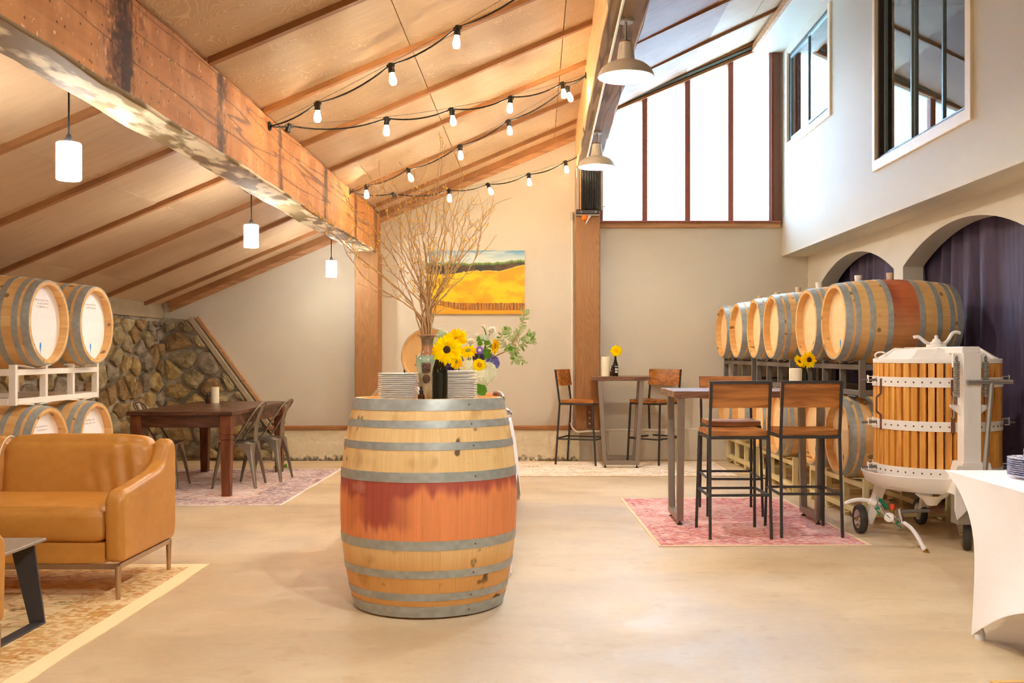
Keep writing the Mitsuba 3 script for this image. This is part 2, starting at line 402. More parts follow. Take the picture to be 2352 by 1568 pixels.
def cask_c(p, n, uv):
    """The big cask in the middle: red where wine has run over it between the middle hoops."""
    g = fbm(uv.x * 75, uv.y * 4, 3, 2) * .4 + fbm(uv.x * 330, uv.y * 3.5, 7, 2) * .6
    h = fbm(p.x * 7 + 3, p.y * 7, p.z * 5, 3)
    tone = cell_rand(dr.floor(uv.x * 34), 3, 1)
    col = mix(lin(216, 166, 98), lin(250, 220, 164), g * .55 + h * .3 + tone * .15)
    col = mix(col, lin(206, 138, 58), smoothstep(.42, .2, p.z) * .7)
    col = mix(col, lin(168, 116, 40), smoothstep(.6, .8, h) * .5)
    knot = smoothstep(.68, .76, fbm(p.x * 13 + 1.2, p.y * 13, p.z * 9 + .4, 3))
    col = mix(col, lin(70, 46, 34), knot * .85)
    t = smoothstep(.365, .378, p.z) * smoothstep(.722, .708, p.z)
    st = fbm(uv.x * 60, p.z * 2.2, 5, 3)
    w = .95 * dr.exp(-dr.square((p.x + .80 + .05 * (h - .5)) / .15)) * smoothstep(.40, .50, p.z + .12 * (st - .5)) + .8 * smoothstep(.595, .69, p.z + .09 * (st - .5)) + .4 * (st - .5)
    wet = mix(lin(230, 142, 88), lin(172, 82, 68), smoothstep(.1, .9, w))
    wet = mix(wet, lin(206, 140, 124), smoothstep(.6, .8, fbm(p.x * 8, p.y * 8, p.z * 9 + 4, 3)) * smoothstep(-.72, -.9, p.x) * .7)
    return mix(col, wet * (.86 + .28 * g), t)
mat('cask_wood', P(cask_c), .5, spec=.35)
mat('stave_wine', P(stave_c(1, (.34, .60))), .5, spec=.35)
def head_c(tone):
    lo, hi = [((232, 194, 136), (248, 222, 172)), ((244, 238, 233), (253, 250, 247)), ((214, 160, 96), (236, 190, 126))][tone]
    def f(p, n, uv):
        g = fbm(uv.x * 24, uv.y * 4, tone, 3)
        b = cell_rand(dr.floor(uv.x * 9 + tone), 2, tone)
        return mix(lin(*lo), lin(*hi), g * .6 + b * .4)
    return f
for k, name in enumerate(('head_oak', 'head_white', 'head_keg')):
    mat(name, P(head_c(k)), .6, spec=.3)
def galv_c(p, n, uv):
    a = noise(p.x * 40, p.y * 40, p.z * 40); b = fbm(p.x * 7, p.y * 7, p.z * 7, 3)
    return mix(lin(146, 150, 144), lin(190, 192, 186), a * .45 + b * .55)
mat('galvanized', P(galv_c), .42, metal=.35)
mat('chime_wood', P(stave_c(2)), .6, spec=.3)

# furniture
def wood_c(lo, hi, sx, sy, sz):
    def f(p, n, uv):
        w = fbm(p.x * sx * .3, p.y * sy * .3, p.z * sz * .3, 2) * 1.3
        g = fbm(p.x * sx + w * 3, p.y * sy + w * 3, p.z * sz + w * 3, 3)
        return mix(lin(*lo), lin(*hi), smoothstep(.2, .8, g))
    return f
mat('stool_wood', P(wood_c((146, 84, 34), (194, 126, 62), 4, 26, 30)), .3, spec=.5, coat=.25)
mat('bar_wood', P(wood_c((92, 60, 40), (140, 100, 74), 5, 30, 40)), .3, spec=.5)
mat('dark_wood', P(wood_c((58, 32, 22), (96, 56, 38), 5, 16, 26)), .28, spec=.5)
mat('leg_wood', P(wood_c((84, 42, 22), (124, 68, 38), 22, 22, 4)), .38, spec=.5)
mat('slat_wood', P(wood_c((206, 136, 52), (240, 180, 92), 30, 30, 2.5)), .45, spec=.4)
mat('slat_wood_b', P(wood_c((186, 116, 44), (226, 160, 76), 34, 34, 3)), .45, spec=.4)
def leather_c(p, n, uv):
    a = fbm(p.x * 4, p.y * 4, p.z * 4, 4); b = fbm(p.x * 22, p.y * 22, p.z * 22, 3)
    return mix(lin(176, 114, 44), lin(208, 148, 72), a * .6 + b * .4)
def leather_b(p, n, uv): return fbm(p.x * 90, p.y * 90, p.z * 90, 2)
mat('leather', P(leather_c), .38, spec=.5, bump=(leather_b, 0.0012))
def curtain_c(p, n, uv):
    a = fbm(p.y * 26, p.z * 3, 1, 3)
    return mix(lin(58, 46, 66), lin(88, 74, 100), a)
mat('curtain_cloth', P(curtain_c), .7, sheen=.8)

def rug_c(x0, x1, y0, y1, field, motif, border, edge, fade, scale, ew=.025):
    """A worn patterned rug: edge band, border with repeated motifs, mottled field."""
    def f(p, n, uv):
        dx = dr.minimum(p.x - x0, x1 - p.x); dy = dr.minimum(p.y - y0, y1 - p.y)
        d = dr.minimum(dx, dy)
        u, v = p.x * scale, p.y * scale
        c1, c2, cr = voronoi(u, v)
        b1, b2, br = voronoi(u * 2.3 + 4, v * 2.3)
        lines = smoothstep(.05, .0, dr.abs(dr.sin(u * 2.1 + fbm(u, v, 1, 2) * 5) * dr.cos(v * 2.1 + fbm(u, v, 4, 2) * 5)) - .12)
        col = mix(lin(*field), lin(*motif[0]), smoothstep(.12, .02, c2 - c1) * .7)
        col = mix(col, lin(*motif[1]), smoothstep(.30, .14, c1) * smoothstep(.4, .6, cr))
        col = mix(col, lin(*motif[2]), smoothstep(.24, .12, b1) * smoothstep(.55, .7, br) * .8)
        col = mix(col, lin(*motif[1]), lines * .35)
        inb = smoothstep(.40, .39, d)
        bc = mix(lin(*border), lin(*motif[2]), smoothstep(.3, .12, b1) * .8)
        bc = mix(bc, lin(*field), smoothstep(.1, .03, c2 - c1) * .6)
        col = mix(col, bc, inb * .85)
        for q in (.40, .34, .12 + ew, .05 + ew):
            col = mix(col, lin(*motif[0]), smoothstep(.012, .004, dr.abs(d - q)) * .7)
        col = mix(col, lin(*fade), smoothstep(.35, .8, fbm(p.x * 5, p.y * 5, 3, 4)) * .55)
        col = mix(col, lin(*fade), smoothstep(.40, .7, fbm(p.x * 34, p.y * 44, 7, 3)) * .75)
        return mix(col, lin(*edge), smoothstep(ew + .003, ew - .003, d))
    return f
# ------------------------------------------------------------------ the room
YB, YN = 12.65, -3.0                 # back wall and the wall behind the camera
XL, XR, XU = -4.72, 3.43, 3.10       # stone wall, arched wall, loft wall above it
def ceil_z(x):
    return 3.12 + .423 * (x + 1.96) if x <= .6 else 4.26 + .467 * (x - .6)
rng = np.random.default_rng(7)

floor = struct('floor', box(-5.0, 4.4, YN - .2, YB + .3, -.12, 0, 0), 'concrete_floor', 'polished tan concrete floor with faint stains')

def wall_xz(poly, y0, y1):
    m = extrude(poly, y1 - y0)
    m.vertices = np.c_[m.vertices[:, 0], y1 - m.vertices[:, 2], m.vertices[:, 1]]
    m.fix_normals()
    return m
def wall_yz(poly, x0, x1):
    m = extrude(poly, x1 - x0)
    m.vertices = np.c_[x0 + m.vertices[:, 2], m.vertices[:, 0], m.vertices[:, 1]]
    m.fix_normals()
    return m
win_poly = Polygon([(.80, 3.01), (3.0, 3.01), (3.0, 5.13), (2.74, 5.13), (.92, 4.36), (.80, 4.31)])
wall_out = Polygon([(-4.95, 0), (6.1, 0), (6.1, 7.0), (-4.95, 2.2)])
top = Polygon([(-4.95, -1), (6.1, -1), (6.1, 5.86), (2.9, 5.86), (2.74, ceil_z(2.74) + .3), (.6, ceil_z(.6) + .2), (-4.95, ceil_z(-4.95) + .15)])
back = wall_out.intersection(top).difference(win_poly)
wall_back = struct('wall_back', wall_xz(back, YB, YB + .2), 'plaster', 'beige painted end wall with sloping top')
# the wall behind the camera
struct('wall_near', wall_xz(wall_out.intersection(top), YN - .2, YN), 'plaster', 'beige painted wall behind the viewer')

# stone wall on the left and the stone foot of the end wall
def mortar_sheet(o, du, dv, nu, nv, n, amp, keep=None):
    U, W = np.meshgrid(np.linspace(0, 1, nu), np.linspace(0, 1, nv), indexing='ij')
    p = o + U[..., None] * du + W[..., None] * dv
    h = meshkit.fbm(p.reshape(-1, 3) * 6, 4, 3).reshape(nu, nv)
    p = p + (h - .5)[..., None] * amp * np.asarray(n, float)
    return p
def grid_mesh(p, thick):
    """A displaced sheet p (nu, nv, 3) closed by a back at offset thick (vector)."""
    nu, nv = p.shape[:2]
    I, J = np.meshgrid(np.arange(nu - 1), np.arange(nv - 1), indexing='ij')
    q = np.stack([I * nv + J, (I + 1) * nv + J, (I + 1) * nv + J + 1, I * nv + J + 1], -1).reshape(-1, 4)
    f = np.vstack([q[:, [0, 1, 2]], q[:, [0, 2, 3]]])
    m = trimesh.Trimesh(p.reshape(-1, 3), f, process=False)
    edge = [(i, 0) for i in range(nu)] + [(nu - 1, j) for j in range(1, nv)] + [(i, nv - 1) for i in range(nu - 2, -1, -1)] + [(0, j) for j in range(nv - 2, 0, -1)]
    e = np.array([i * nv + j for i, j in edge]); k = len(e); n = nu * nv
    v = np.vstack([m.vertices, m.vertices[e] + thick, m.vertices.mean(0) + np.asarray(thick)])
    a = np.arange(k); b = (a + 1) % k
    f2 = np.vstack([np.stack([e[b], e[a], n + a], 1), np.stack([e[b], n + a, n + b], 1), np.stack([n + b, n + a, a * 0 + n + k], 1)])
    m = trimesh.Trimesh(v, np.vstack([f, f2]), process=False)
    if m.volume < 0:
        m.invert()
    return m
p = mortar_sheet(V(XL, YN, 0), V(0, YB - YN, 0), V(0, 0, 1.80), 180, 26, (1, 0, 0), .05)
wall_left = struct('wall_left', grid_mesh(p, V(-.25, 0, 0)), 'mortar', 'rough fieldstone wall under the low eave', smooth=40)
obj('concrete_band', grid_mesh(mortar_sheet(V(XL + .03, YN, 1.78), V(0, YB - YN, 0), V(-.03, 0, .24), 120, 5, (1, 0, 0), .03), V(-.25, 0, 0)), 'concrete_band', wall_left, smooth=30)
tri = Polygon([(XL, 0), (-2.98, 0), (-3.37, .41), (-4.34, 1.76), (XL, 1.80)])
m = extrude(tri, .12); m.vertices = np.c_[m.vertices[:, 0], YB + .02 - m.vertices[:, 2], m.vertices[:, 1]]; m.fix_normals()
stone_foot = obj('rubble_foot', m, 'mortar', wall_back)

def stones(poly, n, aspect, to3d, normal, parent, seed, depth=.055, gap=.016):
    """Irregular stones (one part each) packed into a 2-D outline: cells of a Voronoi diagram, shrunk for the mortar joint."""
    r = np.random.default_rng(seed)
    x0, y0, x1, y1 = poly.bounds
    pts = []
    while len(pts) < n:
        c = r.uniform([x0, y0], [x1, y1], (30, 2))
        best = max(c, key=lambda q: min([np.hypot((q[0] - a[0]) / aspect, q[1] - a[1]) for a in pts] or [9]) * r.uniform(.55, 1))
        pts.append(best)
    pts = np.array(pts); sc = V(1 / aspect, 1)
    q = pts * sc
    lo, hi = V(x0, y0) * sc, V(x1, y1) * sc
    mirror = np.vstack([q] + [np.where(np.arange(2) == k, 2 * e[k] - q, q) for k in (0, 1) for e in (lo, hi)])
    vor = Voronoi(mirror)
    for i in range(n):
        reg = vor.regions[vor.point_region[i]]
        if -1 in reg or len(reg) < 3:
            continue
        g = Polygon(vor.vertices[reg] / sc).intersection(poly).buffer(-gap * r.uniform(.7, 1.5))
        if g.is_empty or g.geom_type != 'Polygon' or g.area < .004:
            continue
        ring = resample(np.array(g.buffer(-.012).buffer(.012, quad_segs=2).exterior.coords)[:-1], 11)
        c = ring.mean(0)
        ring = c + (ring - c) * r.uniform(.90, 1.03, (11, 1))
        d = depth * r.uniform(.5, 1.35)
        a = [to3d(x, y) - normal * .03 for x, y in ring]
        b = [to3d(*(c + (w - c) * .95)) + normal * d * r.uniform(.45, .9) for w in ring]
        t = [to3d(*(c + (w - c) * .62)) + normal * d * r.uniform(.8, 1.2) for w in ring]
        top_ = to3d(*c) + normal * d * r.uniform(.85, 1.1)
        v = np.array(a + b + t + [top_]); k = 11; f = []
        for j in range(k):
            j2 = (j + 1) % k
            f += [(j, j2, k + j2), (j, k + j2, k + j), (k + j, k + j2, 2 * k + j2), (k + j, 2 * k + j2, 2 * k + j), (2 * k + j, 2 * k + j2, 3 * k)]
        mm = trimesh.Trimesh(v, f, process=False)
        nf = mm.face_normals[-1]
        if nf @ normal < 0:
            mm.invert()
        obj('stone', mm, f'stone_{r.integers(5)}', parent)
stones(sbox(7.0, .02, YB - .02, 1.76), 150, 1.35, lambda u, w: V(XL + .01, u, w), V(1, 0, 0), wall_left, 11)
stones(tri.intersection(sbox(-4.66, .02, -2.9, 1.76)), 46, 1.25, lambda u, w: V(u, YB - .10, w), V(0, -1, 0), wall_back, 12)
# sloping board along the stone foot, ledge and curb along the end wall
obj('sloping_board', bar(V(-4.34, YB - .11, 1.79), V(-3.28, YB - .11, .34), .055, .05, up=(0, -1, 0)), 'concrete_band', wall_back)
obj('sloping_batten', bar(V(-4.27, YB - .045, 1.80), V(-3.24, YB - .045, .40), .038, .06, up=(0, -1, 0)), 'trim_wood', wall_back)
struct('baseboard_back', box(-3.36, .54, YB - .16, YB + .01, .388, .432, .006), 'ledge_wood', 'weathered wooden ledge on top of the concrete curb')
pc = mortar_sheet(V(-3.30, YB - .13, 0), V(3.84, 0, 0), V(0, 0, .385), 120, 12, (0, -1, 0), .02)
struct('trim_1', grid_mesh(pc, V(0, .14, 0)), 'curb_concrete', 'mildewed concrete curb along the foot of the end wall', smooth=40)
struct('trim_2', box(.9, 3.42, YB - .10, YB + .01, 0, .40, .01), 'plaster', 'painted curb box right of the post')

# plywood ceiling: panels between battens, one part each
ceiling = struct('ceiling', cat([hull([(a, y, ceil_z(a) + .03) for a in (x0, x1 - 1e-4) for y in (YN, YB)] + [(a, y, ceil_z(a) + .13) for a in (x0, x1 - 1e-4) for y in (YN, YB)]) for x0, x1 in ((-4.95, .6), (.6, 2.9))]), 'batten_wood', 'sloping plywood ceiling with wooden battens')
rowsL = [-2.4, -1.2, 0.0, 1.2, 2.42, 3.62, 4.83, 6.03, 7.26, 8.43, 9.6, 10.85, 12.06]
rowsR = [-2.2, -.9, .45, 1.8, 3.1, 4.45, 5.8, 7.2, 8.6, 9.98, 11.36]
def sloped(x0, x1, y0, y1, za, zb):
    e = .0005
    return hull([(x, y, ceil_z(min(x, .6 - 1e-6) if x1 <= .6001 else max(x, .6001)) + z) for x in (x0, x1) for y in (y0, y1) for z in (za, zb)])
def seams(xs, rows, tone):
    for i in range(len(rows) + 1):
        y0 = YN if i == 0 else rows[i - 1]; y1 = YB if i == len(rows) else rows[i]
        for j in range(len(xs) - 1):
            dz = rng.uniform(-.002, .004)
            obj('panel', sloped(xs[j] + .003, xs[j + 1] - .003, y0 + .002, y1 - .002, .004 + dz, .03 + dz), ('plywood', 'plywood_b')[(i * 3 + j * 5 + tone) % 2], ceiling)
seams([-4.9, -4.32, -3.185, -2.05, -.912, .227, .60], rowsL, 0)
seams([.60, 1.30, 2.43, 2.76], rowsR, 1)
for y in rowsL:
    obj('batten', sloped(-4.74, -2.0, y - .027, y + .027, -.035, .01), 'batten_wood', ceiling)
    obj('batten', sloped(-1.97, .48, y - .027, y + .027, -.035, .01), 'batten_wood', ceiling)
for y in rowsR:
    obj('batten', sloped(.62, 2.75, y - .025, y + .025, -.03, .01), 'batten_wood', ceiling)
for x0, x1 in ((-4.62, -2.0), (-1.97, .5)):
    obj('wall_plate', sloped(x0, x1, YB - .10, YB - .005, -.07, .01), 'batten_wood', ceiling)
    obj('wall_plate', sloped(x0, x1, YB - .05, YB - .002, -.13, -.07), 'trim_wood', ceiling)

# timbers
def beam_mesh(a0, a1, w, z0, z1, seed, n=70):
    """A hand-hewn beam from a0 to a1 (x, y of its centre line) with slightly wavy arrises."""
    r = np.random.default_rng(seed)
    t = np.linspace(0, 1, n)
    prof = []
    c = .018
    for sx, sz, in ((-1, 0), (1, 0), (1, 1), (-1, 1)):
        pass
    base = [(-w / 2 + c, z0), (w / 2 - c, z0), (w / 2, z0 + c), (w / 2, z1 - c), (w / 2 - c, z1), (-w / 2 + c, z1), (-w / 2, z1 - c), (-w / 2, z0 + c)]
    v = []
    for i, s in enumerate(t):
        x = a0[0] + (a1[0] - a0[0]) * s; y = a0[1] + (a1[1] - a0[1]) * s
        for k, (bx, bz) in enumerate(base):
            q = meshkit.fbm(np.array([[y * 2.2, k * 3.1 + seed, 0]]), 3, seed)[0] - .5
            q2 = meshkit.fbm(np.array([[y * 2.2, k * 5.7 + seed, 9]]), 3, seed)[0] - .5
            v.append((x + bx + q * .03, y, bz + q2 * .03))
    k = 8; f = []
    for i in range(n - 1):
        for j in range(k):
            j2 = (j + 1) % k
            f += [(i * k + j, i * k + j2, (i + 1) * k + j2), (i * k + j, (i + 1) * k + j2, (i + 1) * k + j)]
    v += [(a0[0], a0[1], (z0 + z1) / 2), (a1[0], a1[1], (z0 + z1) / 2)]
    for j in range(k):
        f += [(n * k, (j + 1) % k, j), (n * k + 1, (n - 1) * k + j, (n - 1) * k + (j + 1) % k)]
    m = trimesh.Trimesh(v, f, process=False)
    if m.volume < 0:
        m.invert()
    return m
k = thing('timber_beam', 'massive weathered orange brown beam with whitewashed underside on the left post', 'beam')
obj('timber', beam_mesh((-2.105, .6), (-2.105, 12.64), .27, 2.584, 3.10, 3), 'old_beam', k, smooth=30)
k = thing('timber_beam', 'grey brown beam carrying the dome lamps and ending on the right post', 'beam')
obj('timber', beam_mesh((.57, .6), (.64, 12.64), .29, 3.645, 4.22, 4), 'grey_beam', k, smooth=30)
def post(x0, x1, ztop, label):
    k = thing('timber_post', label, 'post')
    obj('timber', box(x0, x1, YB - .30, YB + .002, .432 if x0 < 0 else .40, ztop, .008), 'post_wood', k)
    return k
post(-2.24, -1.95, 2.60, 'brown wooden post under the whitewashed orange beam')
k = post(.485, .785, 3.66, 'brown wooden post under the grey beam behind the far high table')
plate = obj('base_plate', box(.62, .70, YB - .315, YB - .29, .42, .72, .003), 'rust', k)
for z in (.48, .55, .62):
    obj('bolt', ball((.655, YB - .318, z), (.014, .010, .014), 2), 'tin', plate)

# the tall window in the end wall: frame, mullions and four panes
w1 = numbered('window_1'); tag(w1, 'tall trapezoid window of four panes blown out by daylight', kind='structure')
yw = YB + .03
mulls = [(.80, .84), (1.336, 1.400), (1.875, 1.940), (2.420, 2.486), (2.965, 3.0)]
topz = lambda x: min(4.36 + .4231 * (x - .92), 5.13)
for a, b in mulls:
    obj('mullion', hull([(x, y, z) for x in (a, b) for y in (yw - .05, yw + .07) for z in (3.01, topz(x))]), 'red_trim', w1)
for i in range(4):
    a, b = mulls[i][1], mulls[i + 1][0]
    pts = [(a, 3.01), (b, 3.01), (b, topz(b)), (2.74, 5.13), (a, topz(a))] if a < 2.74 < b else [(a, 3.01), (b, 3.01), (b, topz(b)), (a, topz(a))]
    g = Polygon(pts)
    v, f = trimesh.creation.triangulate_polygon(g, engine='earcut')
    obj('pane', (np.c_[v[:, 0], np.full(len(v), yw + .03), v[:, 1]], f), 'clear_glass', w1)
for q, (dz, dy) in enumerate(((0, .07), (.045, .09), (.09, .11))):
    a, b = (.80, 2.74)
    obj('head_trim', hull([(x, y, topz(x) + z + dz) for x in (a, b) for y in (YB - dy, YB + .02) for z in (0, .034)]), ('ledge_wood', 'frame_grey', 'ledge_wood')[q], w1)
obj('sill', box(.79, 3.08, YB - .07, YB + .03, 2.985, 3.012, .004), 'red_trim', w1)
obj('sill_board', box(.79, 3.08, YB - .045, YB + .01, 2.925, 2.985, .004), 'trim_wood', w1)
obj('side_trim', box(2.985, 3.075, YB - .05, YB + .03, 3.01, 5.13, .004), 'rust', w1)
obj('side_trim', box(2.93, 2.955, YB - .04, YB + .03, 3.01, 5.13, .004), 'red_trim', w1)

# right side: arched wall below, loft wall above, soffits
def arch(c):
    a = math.asin(1.27 / 3.0)
    t = np.linspace(-a, a, 24)
    return Polygon([(c - 1.27, -.01)] + [(c + 3.0 * math.sin(x), 2.437 - 3.0 + 3.0 * math.cos(x)) for x in t] + [(c + 1.27, -.01)])
arches = [8.10, 10.88, 5.30, 2.50]
low = sbox(YN, 0, YB, 2.60)
for c in arches:
    low = low.difference(arch(c))
wall_right = struct('wall_right', wall_yz(low.buffer(0), XR, XR + .19), 'plaster', 'beige painted wall with wide flat arches')
struct('wall_outer', box(4.15, 4.3, YN, YB, 0, 2.57, 0), 'outer_dark', 'dark wall behind the curtained arches')
wA = (10.60, 12.32, 3.93, 5.02); wB = (7.20, 9.12, 3.10, 5.02); wC = (3.6, 5.6, 3.10, 5.02)
loft = sbox(YN, 2.566, YB, 5.75)
for a, b, c, d in (wA, wB, wC):
    loft = loft.difference(sbox(a, c, b, d))
wall_loft = struct('wall_loft', wall_yz(loft, XU, XU + .14), 'plaster_loft', 'pale loft wall with interior windows above the arches')
obj('soffit', box(XU, 6.0, YN, YB, 2.566, 2.60, .002), 'plaster', wall_loft)
obj('ceiling_soffit', box(2.74, XU + .02, YN, YB, 5.13, 5.75, .003), 'plaster_loft', wall_loft)
obj('edge_trim', box(2.705, 2.742, YN, YB - .02, 5.13, 5.22, .004), 'trim_wood', wall_loft)
# the loft room behind the glass
struct('wall_loft_far', box(6.0, 6.1, YN, YB, 2.6, 5.75, 0), 'loft_paint', 'far wall of the loft room')
struct('ceiling_loft', box(XU, 6.1, YN, YB, 5.75, 5.85, 0), 'loft_paint', 'ceiling of the loft room')
def loft_window(name, label, r, splits, trim_w, deep=.07):
    y0, y1, z0, z1 = r
    k = numbered(name); tag(k, label, kind='structure')
    t = trim_w
    obj('casing', box(XU - .022, XU + .01, y0 - t, y0, z0 - t, z1 + .02, .004), 'trim_white', k)
    obj('casing', box(XU - .022, XU + .01, y1, y1 + t * .7, z0 - t, z1 + .02, .004), 'trim_white', k)
    obj('casing', box(XU - .022, XU + .01, y0 - t, y1 + t * .7, z0 - t, z0, .004), 'trim_white', k)
    for a, b, c, d in ((y0, y0 + .03, z0, z1), (y1 - .03, y1, z0, z1), (y0, y1, z0, z0 + .03), (y0, y1, z1 - .03, z1)):
        obj('jamb', box(XU + .012, XU + .13, a, b, c, d, .002), 'frame_dark', k)
    ys = [y0 + .03] + splits + [y1 - .03]
    for i in range(len(ys) - 1):
        a, b = ys[i], ys[i + 1]
        x = XU + deep + (.016 if i % 2 else 0)
        s = numbered('sash', k)
        for q in ((a, a + .03, z0 + .03, z1 - .03), (b - .03, b, z0 + .03, z1 - .03), (a, b, z0 + .03, z0 + .065), (a, b, z1 - .065, z1 - .03)):
            obj('stile', box(x - .015, x + .015, *q, .003), 'frame_grey', s)
        obj('pane', (np.array([(x, a + .03, z0 + .065), (x, b - .03, z0 + .065), (x, b - .03, z1 - .065), (x, a + .03, z1 - .065)]), [[0, 1, 2], [0, 2, 3]]), 'clear_glass', s)
loft_window('window_2', 'small sliding interior window beside the tall window', wA, [11.44], .085, .016)
loft_window('window_3', 'large three pane interior window in the loft wall', wB, [7.80, 8.42], .095)
loft_window('window_4', 'interior window of the loft nearest the viewer', wC, [4.3, 5.0], .095)
# curtains behind the arches
def curtain(y0, y1, label, seed):
    n = 260
    y = np.linspace(y0, y1, n)
    ph = np.cumsum(.8 + .5 * np.sin(np.linspace(0, 9, n) + seed)) * (y1 - y0) / n / .30 * 2 * PI
    rows = []
    for z, amp in ((.015, .060), (.6, .055), (1.3, .05), (1.9, .042), (2.5, .034)):
        rows.append(np.c_[3.70 + amp * np.sin(ph + .25 * math.sin(z * 2)) + .012 * np.sin(ph * 2.3 + z), y, np.full(n, z)])
    p = np.stack(rows, 1)
    tag(obj('curtain', grid_mesh(p, V(.012, 0, 0)) if False else trimesh.Trimesh(*sheet(p, V(.008, 0, 0)), process=False), 'curtain_cloth', smooth=True), label, 'curtain')
def sheet(p, off):
    nu, nv = p.shape[:2]
    I, J = np.meshgrid(np.arange(nu - 1), np.arange(nv - 1), indexing='ij')
    q = np.stack([I * nv + J, (I + 1) * nv + J, (I + 1) * nv + J + 1, I * nv + J + 1], -1).reshape(-1, 4)
    f = np.vstack([q[:, [0, 1, 2]], q[:, [0, 2, 3]]])
    v = p.reshape(-1, 3)
    return np.vstack([v, v + off]), np.vstack([f[:, ::-1], f + len(v)])
curtain(6.75, 9.44, 'dark plum curtain hanging in the near arch behind the press', 1.0)
curtain(9.55, 12.2, 'dark plum curtain hanging in the far arch behind the stacked barrels', 2.3)
curtain(3.95, 6.65, 'dark plum curtain in the arch nearest the viewer', 3.1)
# ------------------------------------------------------------------ lamps
DOME, STRING, TUBE = V(1.0, .99, .92) * 200, V(1.0, .79, .52) * 30, V(1.0, .99, .92) * 14
def dome_lamp(x, y, zr, label, zm, power=1.0):
    k = thing('dome_lamp', label, 'lamp', None)
    o = V(x, y, zr)
    R = .192
    prof_out = [(R, 0), (R + .004, .004), (R - .004, .028), (.172, .058), (.135, .088), (.09, .108), (.062, .116)]
    prof_in = [(.058, .108), (.088, .102), (.132, .082), (.168, .054), (R - .010, .026), (R - .004, .003), (R, 0)]
    obj('shade', mv(lathe(prof_out, 48), *o), 'dome_grey', k, smooth=60)
    obj('reflector', mv(lathe(prof_in, 48), *o), 'dome_white', k, smooth=60, label='white enamel inside of the shade')
    obj('neck', mv(lathe([(.064, .114), (.062, .13), (.046, .235), (.044, .24), (0, .242)], 32), *o), 'dome_grey', k, smooth=40)
    obj('collar', mv(lathe([(.03, .236), (.033, .240), (.033, .252), (.0, .256)], 24), *o), 'rust', k, smooth=40)
    obj('rod', cyl(o + V(0, 0, .25), V(x, y, zm), .009, 12), 'iron', k, smooth=40)
    obj('junction_box', mv(lathe([(0, -.012), (.05, -.012), (.056, 0), (.056, .035), (0, .036)], 24), x, y, zm - .02), 'tin', k, smooth=40)
    obj('bulb', mv(lathe([(0, 0), (.02, .003), (.04, .02), (.045, .045), (.034, .075), (.018, .1), (0, .102)], 20), x, y, zr + .008), 'wax', k, smooth=True, emit=DOME * power, weight=3)
    return k
bx = lambda y: .57 + .07 * (y - .6) / 12
dome_lamp(bx(6.9) + .01, 6.9, 3.245, 'cream dome lamp hanging nearest under the grey beam', 3.655)
dome_lamp(bx(10.4), 10.4, 3.275, 'farther cream dome lamp under the grey beam beside the tall window', 3.655)
dome_lamp(bx(3.4), 3.4, 3.25, 'unseen dome lamp under the grey beam above the viewer, lighting the near floor', 3.655, 1.6)  # out of view, made stronger to light the near floor and sofas
dome_lamp(bx(0) - .01, .9, 3.25, 'unseen dome lamp at the near end of the grey beam, lighting the cask front', 3.655, 2.4)  # out of view, strongest of the row, lights the cask front
k = thing('conduit_pipe', 'thin metal conduit running along the underside of the grey beam', 'conduit')
obj('pipe', cyl(V(bx(1) - .04, 1.0, 3.632), V(bx(12) - .04, 12.2, 3.632), .010, 10), 'conduit', k, smooth=True)

def tube_lamp(y, label):
    x = -2.40
    k = thing('pendant_lamp', label, 'lamp')
    z0 = 2.235
    obj('glass_shade', mv(lathe([(0, 0), (.056, 0), (.061, .006), (.061, .186), (.056, .192), (.02, .194), (0, .194)], 32), x, y, z0), 'lamp_cream', k, smooth=40, emit=TUBE, weight=2)
    obj('cap', mv(lathe([(0, .194), (.022, .195), (.020, .21), (.010, .235), (0, .237)], 20), x, y, z0), 'black_plastic', k, smooth=40)
    obj('cord', cyl(V(x, y, z0 + .232), V(x, y, ceil_z(x)), .005, 8), 'black_cord', k, smooth=True)
tube_lamp(5.14, 'nearest and largest white glowing cylinder pendant on the left')
tube_lamp(8.43, 'middle white glowing cylinder pendant behind the orange beam')
tube_lamp(11.72, 'farthest white glowing cylinder pendant beside the left post')
tube_lamp(1.9, 'unseen white glowing cylinder pendant on the left above the viewer')  # out of view, carries the pendant row on and lights the near left

